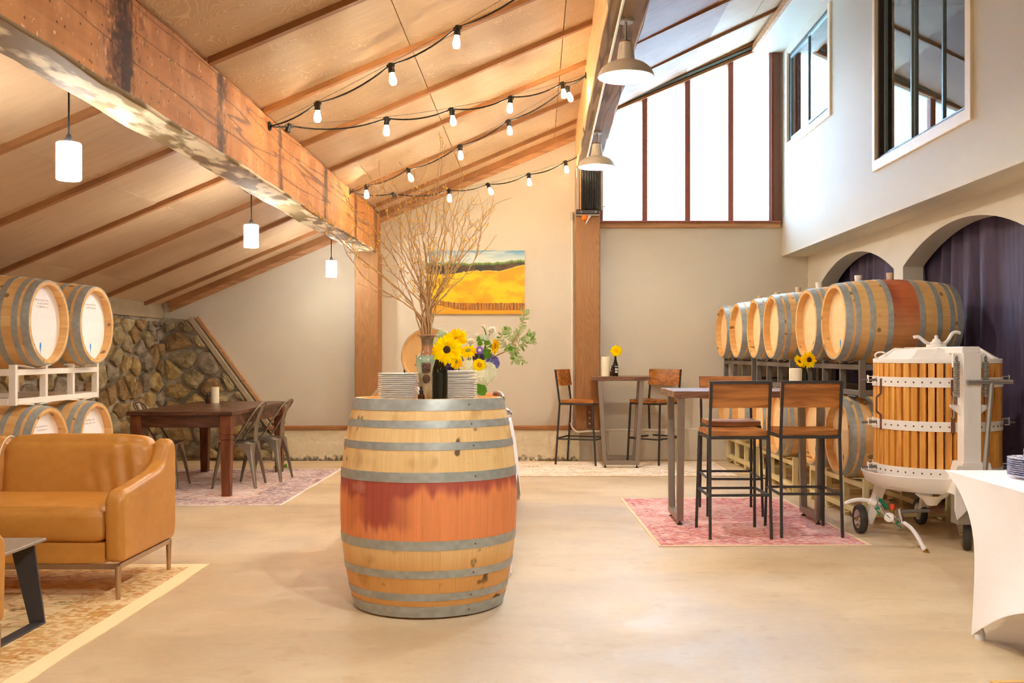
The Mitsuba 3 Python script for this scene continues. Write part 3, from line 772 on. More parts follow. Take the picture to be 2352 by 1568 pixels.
def string_light(a, b, bulbs, label, dim=(), sag=.10, extra_socket=()):
    """bulbs: where they hang, as fractions of the way from hook a to hook b."""
    a, b = np.asarray(a, float), np.asarray(b, float)
    k = thing('string_light', label, 'string lights')
    stops = sorted([0.0] + list(bulbs) + list(dim) + list(extra_socket) + [1.0])
    wire = lambda t: a + (b - a) * t - V(0, 0, sag * 4 * t * (1 - t))
    pts = []
    for i in range(len(stops) - 1):
        s = np.linspace(stops[i], stops[i + 1], 9)[: 9 if i == len(stops) - 2 else 8]
        w = np.linspace(0, 1, 9)[:len(s)]
        L = np.linalg.norm(wire(stops[i + 1]) - wire(stops[i]))
        pts += [wire(t) - V(0, 0, .11 * L * 4 * u * (1 - u) * .5) for t, u in zip(s, w)]
    obj('cable', tube(pts, .006, 8), 'black_cord', k, smooth=True)
    obj('support_wire', tube([wire(t) + V(0, 0, .012) for t in np.linspace(0, 1, 24)], .0016, 5), 'iron', k)
    for e in (a, b):
        obj('eye_hook', tube([e + V(.0, .028 * math.cos(q), .028 * math.sin(q)) for q in np.linspace(0, 2 * PI, 14)[:-1]], .006, 6, closed=True), 'black_cord', k, smooth=True)
    r = np.random.default_rng(int(a[1] * 100))
    for t in list(bulbs) + list(dim) + list(extra_socket):
        c = wire(t)
        tilt = r.normal(0, .18, 2)
        d = V(tilt[0], tilt[1], -1.0); d /= np.linalg.norm(d)
        M = face_to(c, d)
        so = obj('socket', lathe([(0, -.016), (.014, -.014), (.019, -.004), (.021, .02), (.023, .048), (.019, .052), (0, .052)], 16), 'black_plastic', k, smooth=40, to=M)
        obj('clip', mv(box(-.03, .03, -.009, .009, -.016, .004, .003), rz=math.atan2(b[1] - a[1], b[0] - a[0])), 'black_plastic', k, to=tm(*c))
        if t in extra_socket:
            continue
        prof = [(.0145, .05), (.016, .060), (.024, .087), (.0275, .104), (.025, .124), (.015, .137), (0, .140)]
        if t in dim:
            obj('bulb', lathe(prof, 20), 'clear_glass', k, smooth=True, to=M, label='unlit clear glass bulb')
        else:
            obj('bulb', lathe(prof, 20), 'wax', k, smooth=True, to=M, emit=STRING, weight=.6)
xl, xr = -1.965, .455
hA, hB = V(xl, 7.38, 3.02), V(xl, 10.54, 3.045)
hC, hD, hE = V(xr, 9.24, 3.905), V(.50, 12.3, 3.756), V(xr - .02, 6.2, 3.93)
string_light(hA, hE, (.165, .40, .60, .86), 'string of bulbs rising from the orange beam towards the top edge', sag=.05)
string_light(hA, hC, (.32, .52, .72, .91), 'string of bulbs from the near beam hook to the hook beside the dome lamp', sag=.10, extra_socket=(.05,))
string_light(hB, hC, (.08, .27, .50, .70, .93), 'string of bulbs rising from the far beam hook to the dome lamp', sag=.08)
string_light(hB, hD, (.40, .57, .76, .94), 'farthest string of bulbs with one unlit bulb near the end wall', dim=(.17,), sag=.16)
# ------------------------------------------------------------------ casks
def cask_parts(L, Rh, Rb, hoops, nst, recess=.045, thick=.026, proj=.0025, rivet_at=.6):
    """Ply dicts of one cask lying along local +z from 0 (the head seen) to L: stave, hoops, head."""
    rad = lambda s: Rb - (Rb - Rh) * np.abs(2 * np.asarray(s, float) / L - 1) ** 2.1
    n = 15
    s = np.linspace(0, L, n)
    da = 2 * PI / nst
    g, ch = .0001 / Rb, .0007 / Rb
    ring = []
    for k, z in enumerate(s):
        R = float(rad(z)); e = .004 if k in (0, n - 1) else 0
        out = [(-da / 2 + g, R - .0005), (-da / 2 + g + ch, R), (0, R), (da / 2 - g - ch, R), (da / 2 - g, R - .0005)]
        inn = [(da / 2 - g, R - thick), (-da / 2 + g, R - thick)]
        ring.append([(a, r_ - e, z) for a, r_ in out] + [(a, r_, z) for a, r_ in inn])
    ring = np.array(ring); k = 7
    v = np.stack([ring[..., 1] * np.cos(ring[..., 0]), ring[..., 1] * np.sin(ring[..., 0]), ring[..., 2]], -1).reshape(-1, 3)
    uv = np.stack([ring[..., 0] / (2 * PI), ring[..., 2]], -1).reshape(-1, 2)
    f = []
    for i in range(n - 1):
        for j in range(k):
            j2 = (j + 1) % k
            f += [(i * k + j, i * k + j2, (i + 1) * k + j2), (i * k + j, (i + 1) * k + j2, (i + 1) * k + j)]
    for i, sgn in ((0, 1), (n - 1, -1)):
        for j in range(1, k - 1):
            t = (i * k, i * k + j + 1, i * k + j)
            f.append(t if sgn > 0 else t[::-1])
    sm = trimesh.Trimesh(v, f, process=False)
    if sm.volume < 0:
        sm.invert()
    hs = []
    for a, b in hoops:
        q = np.linspace(a, b, 4)
        o = [(float(rad(z)) + proj, z) for z in q]
        i_ = [(float(rad(z)) - .002, z) for z in q[::-1]]
        m = lathe(o + i_ + o[:1], 64)
        riv = []
        c = (a + b) / 2
        for dz in (0,):
            z = c + dz * (b - a)
            for da_ in (0, ):
                R = float(rad(z)) + proj
                riv.append(ball((R * math.cos(rivet_at + da_), R * math.sin(rivet_at + da_), z), .0045, 1))
        hs.append((m, cat(riv)))
    Ri = float(rad(recess)) - thick + .006
    heads = []
    for z, d in ((recess, -1), (L - recess, 1)):
        m = lathe([(0, z - d * .012), (Ri, z - d * .012), (Ri, z), (Ri - .006, z + d * .004), (0, z + d * .004)], 48)
        heads.append((m, np.c_[m.vertices[:, 0] + .5, m.vertices[:, 1]]))
    return dict(stave=sm, uv=uv, hoops=hs, heads=heads, rad=rad, L=L, nst=nst, Ri=Ri)
def ply_set(c):
    """The ply dicts shared by all copies of this cask."""
    st = mikit.ply((c['stave'].vertices, c['stave'].faces), 'stave_0', False, uv=c['uv'])
    return dict(stave=st, hoops=[mikit.ply(m, 'galvanized', 40) for m, _ in c['hoops']], riv=[mikit.ply(r, 'rust', True) for _, r in c['hoops']],
                head=[mikit.ply((m.vertices, m.faces), 'head_oak', False, uv=u) for m, u in c['heads']])
small = cask_parts(.95, .308, .348, [(.0, .056), (.078, .118), (.185, .228), (.325, .370), (.580, .625), (.722, .765), (.832, .872), (.894, .95)], 28, recess=.068, thick=.030, rivet_at=2.8)
small_ply = ply_set(small)
blob = lambda w, h, seed: mv(extrude(Polygon([(w * math.cos(a) * (1 + .25 * math.sin(3 * a + seed)), h * math.sin(a) * (1 + .3 * math.cos(2 * a + seed)) - (.6 * h if abs(a - 1.5 * PI) < .2 else 0)) for a in np.linspace(0, 2 * PI, 28)[:-1]]).buffer(0), .0012), 0, 0, 0)
drop_ply = mikit.ply(extrude(Polygon([(.011 * math.cos(a), .026 * math.sin(a)) for a in np.linspace(-.1, PI + .1, 16)] + [(-.004, -.03), (0, -.062), (.003, -.03)]).buffer(0), .0012), 'blue_mark', False)
bung_mesh = lathe([(0, -.02), (.024, -.02), (.031, .05), (.030, .056), (0, .057)], 20)
bung_ply = mikit.ply(bung_mesh, 'bung_tan', 40)
tall_bung = mikit.ply(lathe([(0, -.02), (.024, -.02), (.026, .03), (.033, .085), (.032, .091), (0, .092)], 20), 'bung_tan', 40)
def script_mark(w, rows, seed):
    """A few short dark strokes, as branded on a cask head."""
    r = np.random.default_rng(seed)
    m = []
    for q in range(rows):
        x = -w / 2 * r.uniform(.6, 1)
        while x < w / 2:
            h = r.uniform(.006, .014)
            m.append(box(x, x + r.uniform(.003, .007), -q * .026, -q * .026 + h, 0, .0012, 0)); x += r.uniform(.010, .02)
    return cat(m)
def wine_cask(X, Y, Z, yaw, flip, label, group, spin=0.0, head='head_oak', stain=False, bung=None, mark=None, strokes=None, staves=True, sticker=False):
    k = thing('wine_barrel', label, 'barrel', group)
    ry = PI / 2 if not flip else -PI / 2
    M = tm(X, Y, Z, rz=yaw, ry=ry)
    r = np.random.default_rng(int(abs(X * 131 + Y * 977 + Z * 57)))
    for i in range(small['nst']):
        m_ = f'stave_{r.integers(3)}' if not stain else 'stave_wine'
        obj('stave', small_ply['stave'], m_, k, to=M @ tm(rz=2 * PI * i / small['nst'] + spin))
    for h, q in zip(small_ply['hoops'], small_ply['riv']):
        hk = obj('hoop', h, None, k, to=M @ tm(rz=spin))
        obj('rivet', q, None, hk, to=M @ tm(rz=spin))
    hd = obj('head', small_ply['head'][0], head, k, to=M)
    obj('head', small_ply['head'][1], head, k, to=M)
    # the seen head faces local -z
    def on_head(x, up):   # a mark on the seen head: right and up as one looks at it
        c = M @ np.r_[0, 0, .0635, 1]
        nrm = -(M[:3, 2]); a = np.cross([0, 0, 1.0], nrm); a /= np.linalg.norm(a)
        R = np.eye(4); R[:3, 0], R[:3, 1], R[:3, 2] = a, np.cross(nrm, a), nrm
        R[:3, 3] = c[:3] + a * x + np.cross(nrm, a) * up - nrm * .0
        return R
    if mark:
        obj('blue_stain', drop_ply, mark if isinstance(mark, str) else None, hd, to=on_head(r.uniform(-.03, .03), -.175), label='small blue drop of paint')
    if strokes:
        obj('brand_mark', script_mark(*strokes), 'faint_ink', hd, to=on_head(0, .16), label='faint dark brand marks')
    if bung:
        c = M @ np.r_[0, 0, small['L'] / 2, 1]
        obj('bung', bung_ply if stain else tall_bung, bung, k, to=tm(c[0], c[1], c[2] + .348 - .002))
    return k
# racks: two frames with posts, rails and saddles, joined by cross bars
def rack(name, X, Y, yaw, z0, z1, zb, zt, paint, label, feet, dy=.36, flip=1, half=.66):
    """Between heights z0 (lower saddle or floor) and z1 (upper saddle); rails at zb and zt."""
    k = thing('barrel_rack', label, 'barrel rack')
    M = tm(X, Y, 0, rz=yaw)
    def add(nm, m):
        obj(nm, m, paint, k, to=M)
    for fx in (.13, .80):
        x = fx * flip
        for u in (-half, -half + .44, half - .44, half):
            add('post', box(x - .025, x + .025, u - .017, u + .017, z0 if feet else z0 + .0, z1, .003))
        for z in (zb, zt):
            add('rail', box(x - .022 - .004, x + .022 + .004, -half + .017, half - .017, z - .021, z + .021, .003))
        for u in (-dy, dy):
            for s in (-1, 1):
                add('saddle', bar(V(x, u + s * .21, z1 - .006), V(x, u + s * .045, zt + .03), .05, .008, up=(0, 0, 1)))
                if not feet:
                    add('saddle', bar(V(x, u + s * .21, z0 + .006), V(x, u + s * .045, zb - .03), .05, .008, up=(0, 0, 1)))
                else:
                    add('saddle', bar(V(x, u + s * .20, z0 + .004), V(x, u + s * .045, zb - .03), .05, .008, up=(0, 0, 1)))
    for u in (-half + .0, half - .0):
        for z in (zb, zt):
            add('cross_bar', box(.155 * flip, .775 * flip, u - .02, u + .02, z - .024, z + .024, .003))
    return k
ZU, ZL = 1.605, .665
groups = [(2.42, 8.58, math.radians(2.5)), (2.295, 10.20, math.radians(1.0)), (2.26, 11.79, math.radians(2.5))]
place = ('nearest the press', 'in the middle of the row', 'by the end wall')
heads_note = [('with wine stained middle and smooth pale head', 'with a grey blue smudge on its head'), ('with pale head seen almost edge on', 'with a pinkish head and blue drop'), ('with plain pale head', 'with plain pale head by the end wall')]
for g, (X, Y, yaw) in enumerate(groups):
    for j, s in enumerate((-1, 1)):
        x, y = X - math.sin(yaw) * s * .36, Y + math.cos(yaw) * s * .36
        wine_cask(x, y, ZU, yaw, False, f'upper oak barrel, {("first","second","third","fourth","fifth","sixth")[2*g+j]} from the press, {heads_note[g][j]}', 'barrels on the upper level of the right racks',
                  spin=.3 * g + .7 * j, stain=(g, j) == (0, 0), bung=('bung_tan', 'bung_white', 'bung_tan')[(g + j) % 3], mark='blue_mark' if (g, j) not in ((2, 1), (2, 0)) else None, strokes=None)
        wine_cask(x + .03, y, ZL, yaw, False, f'lower oak barrel on the floor rack, {("first","second","third","fourth","fifth","sixth")[2*g+j]} from the press', 'barrels on the lower level of the right racks',
                  spin=.5 * g + .2 * j, mark='blue_mark')
    rack('barrel_rack', X, Y, yaw, .995, 1.292, 1.03, 1.235, 'rack_grey', f'grey steel barrel rack between the two barrel levels, {place[g]}', False)
    rack('barrel_rack', X + .03, Y, yaw, .0, .352, .075, .295, 'rack_cream', f'cream steel barrel rack on the floor, {place[g]}', True)
# the white headed pair on the left
for j, (x, y) in enumerate(((-3.595, 7.40), (-3.56, 8.12))):
    wine_cask(x, y, 1.575, math.radians(0), True, f'upper white headed barrel on the left rack, {("nearer the viewer", "next to the stone wall")[j]}', 'white headed barrels on the left racks',
              spin=.4 * j, head='head_white', bung=None, mark='blue_mark', strokes=(.2, 3 - j, 21 + j))
    wine_cask(x + .0, y, .640, math.radians(0), True, f'lower white headed barrel peeking over the sofa back, {("left", "right")[j]} one', 'white headed barrels on the left racks',
              spin=.4 * j + 1, head='head_white', strokes=(.2, 2, 31 + j))
rack('barrel_rack', -3.58, 7.76, 0, .975, 1.265, 1.00, 1.21, 'rack_white', 'white steel barrel rack between the two levels of white headed barrels', False, flip=-1)
rack('barrel_rack', -3.58, 7.76, 0, .0, .325, .075, .27, 'rack_white', 'white steel barrel rack on the floor behind the sofa', True, flip=-1)

# the big cask standing in the middle of the room
CB = V(-.585, 5.46, .004)
Hc = 1.104
hz = [(0, .040), (.062, .092), (.130, .164), (.262, .304), (.535, .580), (.672, .707), (.770, .806), (.843, Hc)]
def zfront(y):           # height on the cask's front that shows at image row y
    yf = CB[1] - .44
    for _ in range(20):
        z = EYE - (y - CY) * yf / F
        yf = CB[1] - (.478 - (.478 - .40) * abs(2 * z / Hc - 1) ** 2.1)
    return z
rows = [(949, 922), (989.5, 972), (1041, 1022.7), (1115, 1092), (1272, 1250), (1335.5, 1318), (1386.5, 1370), (1424.5, 1399.6)]
hz = [(max(0.0, zfront(a)), min(Hc, zfront(b))) for a, b in rows]
big = cask_parts(Hc, .400, .478, hz, 34, recess=.016, proj=.003, thick=.03, rivet_at=-PI / 2 + .62)
LEAN = math.radians(-1.0)             # the floor falls a little away from the viewer under it
MB = tm(*CB, rx=LEAN)
k = thing('wine_barrel', 'large upright wine stained cask in the middle of the room holding plates and a vase', 'barrel')
for i in range(34):
    uv = big['uv'] + V(i / 34, 0)
    d = mikit.ply((big['stave'].vertices, big['stave'].faces), 'cask_wood', False, uv=uv)
    obj('stave', d, None, k, to=MB @ tm(rz=2 * PI * i / 34 + .04))
for m, r_ in big['hoops']:
    h = obj('hoop', m, 'galvanized', k, smooth=40, to=MB)
    obj('rivet', r_, 'rust', h, smooth=True, to=MB)
for (m, u), nm in zip(big['heads'], ('bottom_head', 'top_head')):
    obj(nm, (m.vertices, m.faces), 'head_keg', k, uv=u, to=MB)
TOPZ = Hc - .016 + .004
# ------------------------------------------------------------------ rugs
def rug(x, y, w, l, rz, pal, scale, label, th=.006, ew=.025):
    c, s = math.cos(rz), math.sin(rz)
    key = f'rug_{len([q for q in scene if q.startswith("rug_")])}_cloth'
    f = rug_c(-w / 2, w / 2, -l / 2, l / 2, *pal, scale, ew)
    def turned(p, n, uv):
        q = mi.Point3f(c * (p.x - x) + s * (p.y - y), -s * (p.x - x) + c * (p.y - y), p.z)
        return f(q, n, uv)
    mat(key, P(turned), .95, spec=.1)
    n = 40
    X, Y = np.meshgrid(np.linspace(-w / 2, w / 2, n), np.linspace(-l / 2, l / 2, n), indexing='ij')
    r = np.random.default_rng(int(w * 100))
    wob = lambda t: (meshkit.fbm(np.c_[t.ravel() * 2, t.ravel() * 0 + w, t.ravel() * 0], 2).reshape(t.shape) - .5) * .025
    Z = np.full_like(X, th) + (meshkit.noise(np.stack([X * 4, Y * 4, X * 0], -1)) - .5) * .003
    edge = (np.abs(X) > w / 2 - 1e-6) | (np.abs(Y) > l / 2 - 1e-6)
    X2 = X + (np.abs(X) > w / 2 - 1e-6) * wob(Y); Y2 = Y + (np.abs(Y) > l / 2 - 1e-6) * wob(X)
    p = np.stack([X2, Y2, Z], -1)
    m = grid_mesh(p, V(0, 0, -th + .0008))
    tag(obj('rug', m, key, to=tm(x, y, 0, rz=rz)), label, 'rug')
rug(-3.42, 10.22, 2.34, 2.78, 0, ((206, 178, 170), ((150, 104, 96), (196, 128, 104), (126, 112, 130)), (150, 128, 140), (232, 222, 212), (226, 208, 198)), 5.5, 'faded rose and violet patterned rug under the dining table')
rug(-3.38, 4.86, 2.60, 3.04, 0, ((224, 196, 146), ((176, 128, 66), (150, 120, 62), (196, 120, 72)), (196, 146, 76), (244, 224, 178), (236, 214, 168)), 5.0, 'gold and cream floral rug under the leather sofas', ew=.10)
rug(1.56, 8.14, 1.50, 2.32, .03, ((216, 146, 138), ((178, 92, 94), (206, 104, 96), (142, 128, 160)), (204, 122, 120), (232, 210, 174), (234, 200, 188)), 7.0, 'pink red patterned rug under the near high table')
rug(.92, 11.66, 2.60, 1.48, .012, ((226, 212, 190), ((176, 142, 104), (196, 164, 126), (190, 160, 124)), (206, 184, 152), (206, 176, 140), (244, 236, 222)), 5.0, 'worn cream rug under the far high table')
rug(2.55, 3.37, 1.35, 1.50, .02, ((190, 150, 110), ((90, 90, 110), (180, 100, 60), (70, 90, 120)), (120, 110, 120), (222, 180, 110), (200, 160, 120)), 8.0, 'patterned rug just entering the bottom right corner')

# ------------------------------------------------------------------ leather sofas and coffee table
def sofa(x, y, rz, W, label):
    """Local frame: faces -y, right end (seen by one facing the sofa) at +x; origin at its right end, middle of its depth."""
    k = thing('leather_sofa', label, 'sofa')
    M = tm(x, y, 0, rz=rz)
    D = .80
    arm_pts = [(-.385, .205), (.40, .205), (.425, .30), (.425, .74), (.405, .80), (.36, .825), (.31, .81), (.285, .755), (.235, .69), (.14, .655), (-.05, .63), (-.25, .605), (-.345, .60), (-.395, .56), (-.40, .48)]
    ring = round_poly(arm_pts, .035, 110)
    am = soft_prism(ring, .105, .035, 5)
    def arm_at(x0):
        m = am.copy(); v = m.vertices.copy()
        m.vertices = np.c_[x0 + v[:, 2], v[:, 0], v[:, 1]]
        m.fix_normals()
        return m
    obj('arm', arm_at(-.105), 'leather', k, smooth=50, to=M)
    obj('arm', arm_at(-W), 'leather', k, smooth=50, to=M)
    iw = W - .21
    r = np.random.default_rng(5)
    def wr(p, u):
        p = p.copy()
        fold = np.sin(p[:, 0] * 62 + 2.0 * np.sin(p[:, 2] * 6)) * .009 * np.clip((p[:, 0] + .05) / .3, 0, 1) * np.clip(1.2 - np.abs(u[:, 2]), 0, 1) * (u[:, 1] < -.5)
        fold += (meshkit.fbm(p * V(9, 5, 4), 3, 2) - .5) * .022 * (u[:, 1] < -.3)
        p[:, 1] += fold
        return p
    back = cushion(iw / 2 + .02, .20, .56, .075, 44, .03, wr)
    for s in (-1, 1):
        m = mv(back, -.105 - iw / 2 + s * iw / 4, .315, .545, rx=-.10)
        obj('back_cushion', m, 'leather', k, smooth=60, to=M)
    def sr(p, u):
        p = p.copy()
        p[:, 2] += (meshkit.fbm(p * V(7, 7, 5), 3, 6) - .5) * .02 * (u[:, 2] > .3)
        p[:, 1] += (meshkit.fbm(p * V(12, 4, 8), 3, 8) - .5) * .014 * (u[:, 1] < -.5)
        return p
    obj('seat_cushion', mv(cushion(iw - .004, .66, .19, .055, 26, .025, sr), -.105 - iw / 2, -.055, .405), 'leather', k, smooth=60, to=M)
    obj('base', mv(cushion(iw, .76, .12, .012, 8), -.105 - iw / 2, .005, .257), 'leather', k, smooth=40, to=M)
    obj('piping', tube(smooth_path([(-.105 - iw / 2, .15 - .0, .48), (-.105 - iw / 2, .185, .66), (-.105 - iw / 2, .245, .80), (-.105 - iw / 2, .32, .838), (-.105 - iw / 2, .40, .80)], 24), .004, 6), 'trim_white', k, smooth=True, to=M, label='pale piping seam')
    for q in ((V(-W + .02, -.37, .185), V(-.02, -.37, .185)), (V(-W + .02, .38, .185), V(-.02, .38, .185)), (V(-.035, -.37, .185), V(-.035, .38, .185)), (V(-W + .035, -.37, .185), V(-W + .035, .38, .185))):
        obj('frame_rail', bar(*q, .022, .028), 'bronze_leg', k, to=M)
    for a in (-.035, -W + .035):
        for b in (-.37, .38):
            obj('leg', mv(lathe([(0, .006), (.012, .006), (.018, .19), (0, .195)], 20), a, b, 0), 'bronze_leg', k, smooth=40, to=M)
    return k
sofa(-2.245, 5.83, 0, 1.98, 'caramel leather sofa with metal legs standing on the gold rug')
sofa(-4.236, 3.88, PI, 1.98, 'second caramel leather sofa cut off at the left edge of the photo')
k = thing('coffee_table', 'low grey coffee table with flat tapered legs in front of the leather sofa', 'coffee table')
x1, y1 = -2.455, 5.02
obj('tabletop', box(x1 - 1.15, x1, y1 - .62, y1, .408, .424, .003), 'table_grey', k)
for a, b in ((x1 - .02, x1 - .02), (x1 - 1.13, x1 - 1.13)):
    for yy, sgn in ((y1 - .04, 1), (y1 - .58, -1)):
        s_ = 1 if a > x1 - .5 else -1
        obj('leg', hull([(a - s_ * (.14 + .0), yy, .408), (a - s_ * .02, yy, .408), (a - s_ * .14, yy - .012 * sgn, .408), (a - s_ * .02, yy - .012 * sgn, .408),
                         (a - s_ * .015 + s_ * .05, yy, .007), (a - s_ * .06 + s_ * .02, yy, .007), (a - s_ * .015 + s_ * .05, yy - .012 * sgn, .007), (a - s_ * .06 + s_ * .02, yy - .012 * sgn, .007)]), 'charcoal', k)
    obj('foot_bar', box(a - .03, a + .035, y1 - .57, y1 - .05, .006, .014, .002), 'charcoal', k)

# ------------------------------------------------------------------ dining table and metal chairs
k = thing('dining_table', 'dark brown wooden dining table with four legs beside the stone wall', 'table')
xa, xb, ya, yb = -3.825, -2.835, 9.33, 11.42
zt = .80
nb = 6
for i in range(nb):
    w = (xb - xa) / nb
    obj('plank', box(xa + i * w + .0006, xa + (i + 1) * w - .0006, ya, yb, zt - .035, zt, .0025), 'dark_wood', k)
for q in ((xa + .08, xb - .08, ya + .045, ya + .07), (xa + .08, xb - .08, yb - .07, yb - .045), (xa + .045, xa + .07, ya + .08, yb - .08), (xb - .07, xb - .045, ya + .08, yb - .08)):
    obj('apron', box(*q, zt - .15, zt - .036, .003), 'dark_wood', k)
def turned_leg(cx, cy):
    h = .052
    m = [box(cx - h, cx + h, cy - h, cy + h, .585, zt - .037, .004), box(cx - h + .006, cx + h - .006, cy - h + .006, cy + h - .006, .566, .586, .003), box(cx - h - .002, cx + h + .002, cy - h - .002, cy + h + .002, .535, .567, .006),
         box(cx - h + .006, cx + h - .006, cy - h + .006, cy + h - .006, .52, .536, .003), bar(V(cx, cy, .522), V(cx, cy, .0055), .098, .098, up=(0, 1, 0), w1=.078, h1=.078, c=.004)]
    obj('leg', cat(m), 'leg_wood', k)
for cx in (xa + .075, xb - .075):
    for cy in (ya + .085, yb - .085):
        turned_leg(cx, cy)

def metal_chair(x, y, rz, label):
    """Stamped steel chair; local frame faces +y."""
    k = thing('metal_chair', label, 'chair', None)
    M = tm(x, y, .006, rz=rz)
    sz = .445
    ring = round_poly([(-.17, -.165), (.17, -.165), (.175, .18), (-.175, .18)], .05, 64)
    obj('seat', cat(mv(soft_prism(ring, .022, .009, 4), 0, 0, sz - .018), mv(soft_prism(ring * .80, .012, .005, 3), 0, .004, sz + .0)), 'gunmetal', k, smooth=45, to=M)
    # legs: a folded corner sheet, wide where it joins the seat, narrow at the foot
    for sx in (-1, 1):
        for sy in (-1, 1):
            rows = []
            for z, wing, off in ((sz - .012, .150, 0.0), (sz - .05, .120, .002), (sz - .09, .082, .006), (sz - .14, .056, .014), (sz - .22, .044, .026), (.13, .036, .040), (.06, .030, .048), (0, .024, .056)):
                cx, cy = (.172 + off), (.168 + off)
                rr = min(.022, wing * .55)
                arc = [(cx - rr + rr * math.sin(t), cy - rr + rr * math.cos(t)) for t in np.linspace(0, PI / 2, 6)]
                o = [(cx - wing, cy)] + arc + [(cx, cy - wing)]
                th = .010 if z < .2 else .006
                i_ = [(cx - wing, cy - th), (cx - th - .004, cy - th - .004), (cx - th, cy - wing)]
                rows.append([(sx * a, sy * b, z) for a, b in o + i_[::-1]])
            R = np.array(rows); kk = R.shape[1]
            f = []
            for i in range(len(R) - 1):
                for j in range(kk):
                    j2 = (j + 1) % kk
                    f += [(i * kk + j, i * kk + j2, (i + 1) * kk + j2), (i * kk + j, (i + 1) * kk + j2, (i + 1) * kk + j)]
            c = len(R) * kk
            f += [(c, (j + 1) % kk, j) for j in range(kk)] + [(c + 1, (len(R) - 1) * kk + j, (len(R) - 1) * kk + (j + 1) % kk) for j in range(kk)]
            v = np.vstack([R.reshape(-1, 3), R[0].mean(0), R[-1].mean(0)])
            m = trimesh.Trimesh(v, f, process=False)
            if m.volume < 0:
                m.invert()
            obj('leg', m, 'gunmetal', k, smooth=50, to=M)
    hoop = smooth_path([(-.172, .03, sz - .015), (-.176, -.06, sz + .12), (-.172, -.17, sz + .29), (-.14, -.232, sz + .375), (-.06, -.252, sz + .402), (0, -.255, sz + .405), (.06, -.252, sz + .402), (.14, -.232, sz + .375), (.172, -.17, sz + .29), (.176, -.06, sz + .12), (.172, .03, sz - .015)], 60)
    obj('back_hoop', tube(hoop, .010, 10), 'gunmetal', k, smooth=True, to=M)
    sp = []
    for t in np.linspace(0, 1, 9):
        z = sz + .008 + .392 * t
        y_ = -.165 - .04 * t - .05 * t * t + .02 * math.sin(PI * t)
        w = .070 - .022 * t
        sp.append([(-w, y_, z), (-w * .6, y_ - .010, z), (w * .6, y_ - .010, z), (w, y_, z)])
    obj('back_splat', grid_mesh(np.array(sp), V(0, .006, 0)), 'gunmetal', k, smooth=30, to=M)
    return k
metal_chair(-3.00, 10.12, PI / 2 + .04, 'brushed metal chair right of the dining table, nearer the viewer')
metal_chair(-2.86, 10.63, PI / 2 - .03, 'brushed metal chair right of the dining table, nearer the end wall')
metal_chair(-3.77, 10.09, -PI / 2 + .05, 'metal chair left of the dining table, back showing over the tabletop')

# ------------------------------------------------------------------ high tables and stools
def high_table(x, y, rz, w, d, zt, label, inset=.07):
    k = thing('high_table', label, 'high table')
    M = tm(x, y, .006, rz=rz)
    n = 4
    for i in range(n):
        a = -d / 2 + i * d / n
        obj('plank', box(-w / 2, w / 2, a + .0006, a + d / n - .0006, zt - .05, zt, .003), 'bar_wood', k, to=M)
    for s in (-1, 1):
        u = numbered('leg_frame', k)
        x_ = s * (w / 2 - inset)
        top = [(x_, d / 2 - .10), (x_, -d / 2 + .10)]
        bot = [(x_, d * .28), (x_, -d * .28)]
        for (tx, ty), (bx_, by) in zip(top, bot):
            obj('leg', bar(V(tx, ty, zt - .056), V(bx_, by, .035), .052, .052, up=(0, 1, 0)), 'steel_raw', u, to=M)
            obj('foot', cat(mv(lathe([(0, 0), (.022, 0), (.022, .006), (.007, .009), (.007, .04), (0, .04)], 16), bx_, by + (.0 if by > 0 else 0), 0)), 'black_plastic', u, smooth=40, to=M)
        obj('bottom_bar', bar(V(bot[0][0], bot[0][1] + .026, .058), V(bot[1][0], bot[1][1] - .026, .058), .052, .052), 'steel_raw', u, to=M)
        obj('mounting_plate', box(x_ - .05, x_ + .05, -d / 2 + .06, d / 2 - .06, zt - .056, zt - .0505, .001), 'steel_raw', u, to=M)
    return k
def turned_table(x, y, w, d, zt, label):
    """The far table: its leg frames stand along the near and far sides."""
    k = thing('high_table', label, 'high table')
    M = tm(x, y, .006, rz=-.05)
    n = 4
    for i in range(n):
        a = -w / 2 + i * w / n
        obj('plank', box(a + .0006, a + w / n - .0006, -d / 2, d / 2, zt - .045, zt, .003), 'bar_wood', k, to=M)
    for s in (-1, 1):
        u = numbered('leg_frame', k)
        y_ = s * (d / 2 - .05)
        for q in (-1, 1):
            obj('leg', bar(V(q * (w / 2 - .10), y_, zt - .051), V(q * .185, y_, .035), .052, .052, up=(1, 0, 0)), 'steel_raw', u, to=M)
            obj('foot', mv(lathe([(0, 0), (.022, 0), (.022, .006), (.007, .009), (.007, .04), (0, .04)], 16), q * .185, y_, 0), 'black_plastic', u, smooth=40, to=M)
        obj('bottom_bar', bar(V(-.21, y_, .058), V(.21, y_, .058), .052, .052), 'steel_raw', u, to=M)
        obj('mounting_plate', box(-w / 2 + .05, w / 2 - .05, y_ - .04, y_ + .04, zt - .051, zt - .0455, .001), 'steel_raw', u, to=M)
    return k
high_table(1.665, 8.06, .01, 1.23, .76, 1.049, 'near high table with plank top and steel frame legs on the pink rug')
turned_table(1.005, 12.02, .69, .66, 1.066, 'far high table with plank top and steel frame legs in front of the right post')

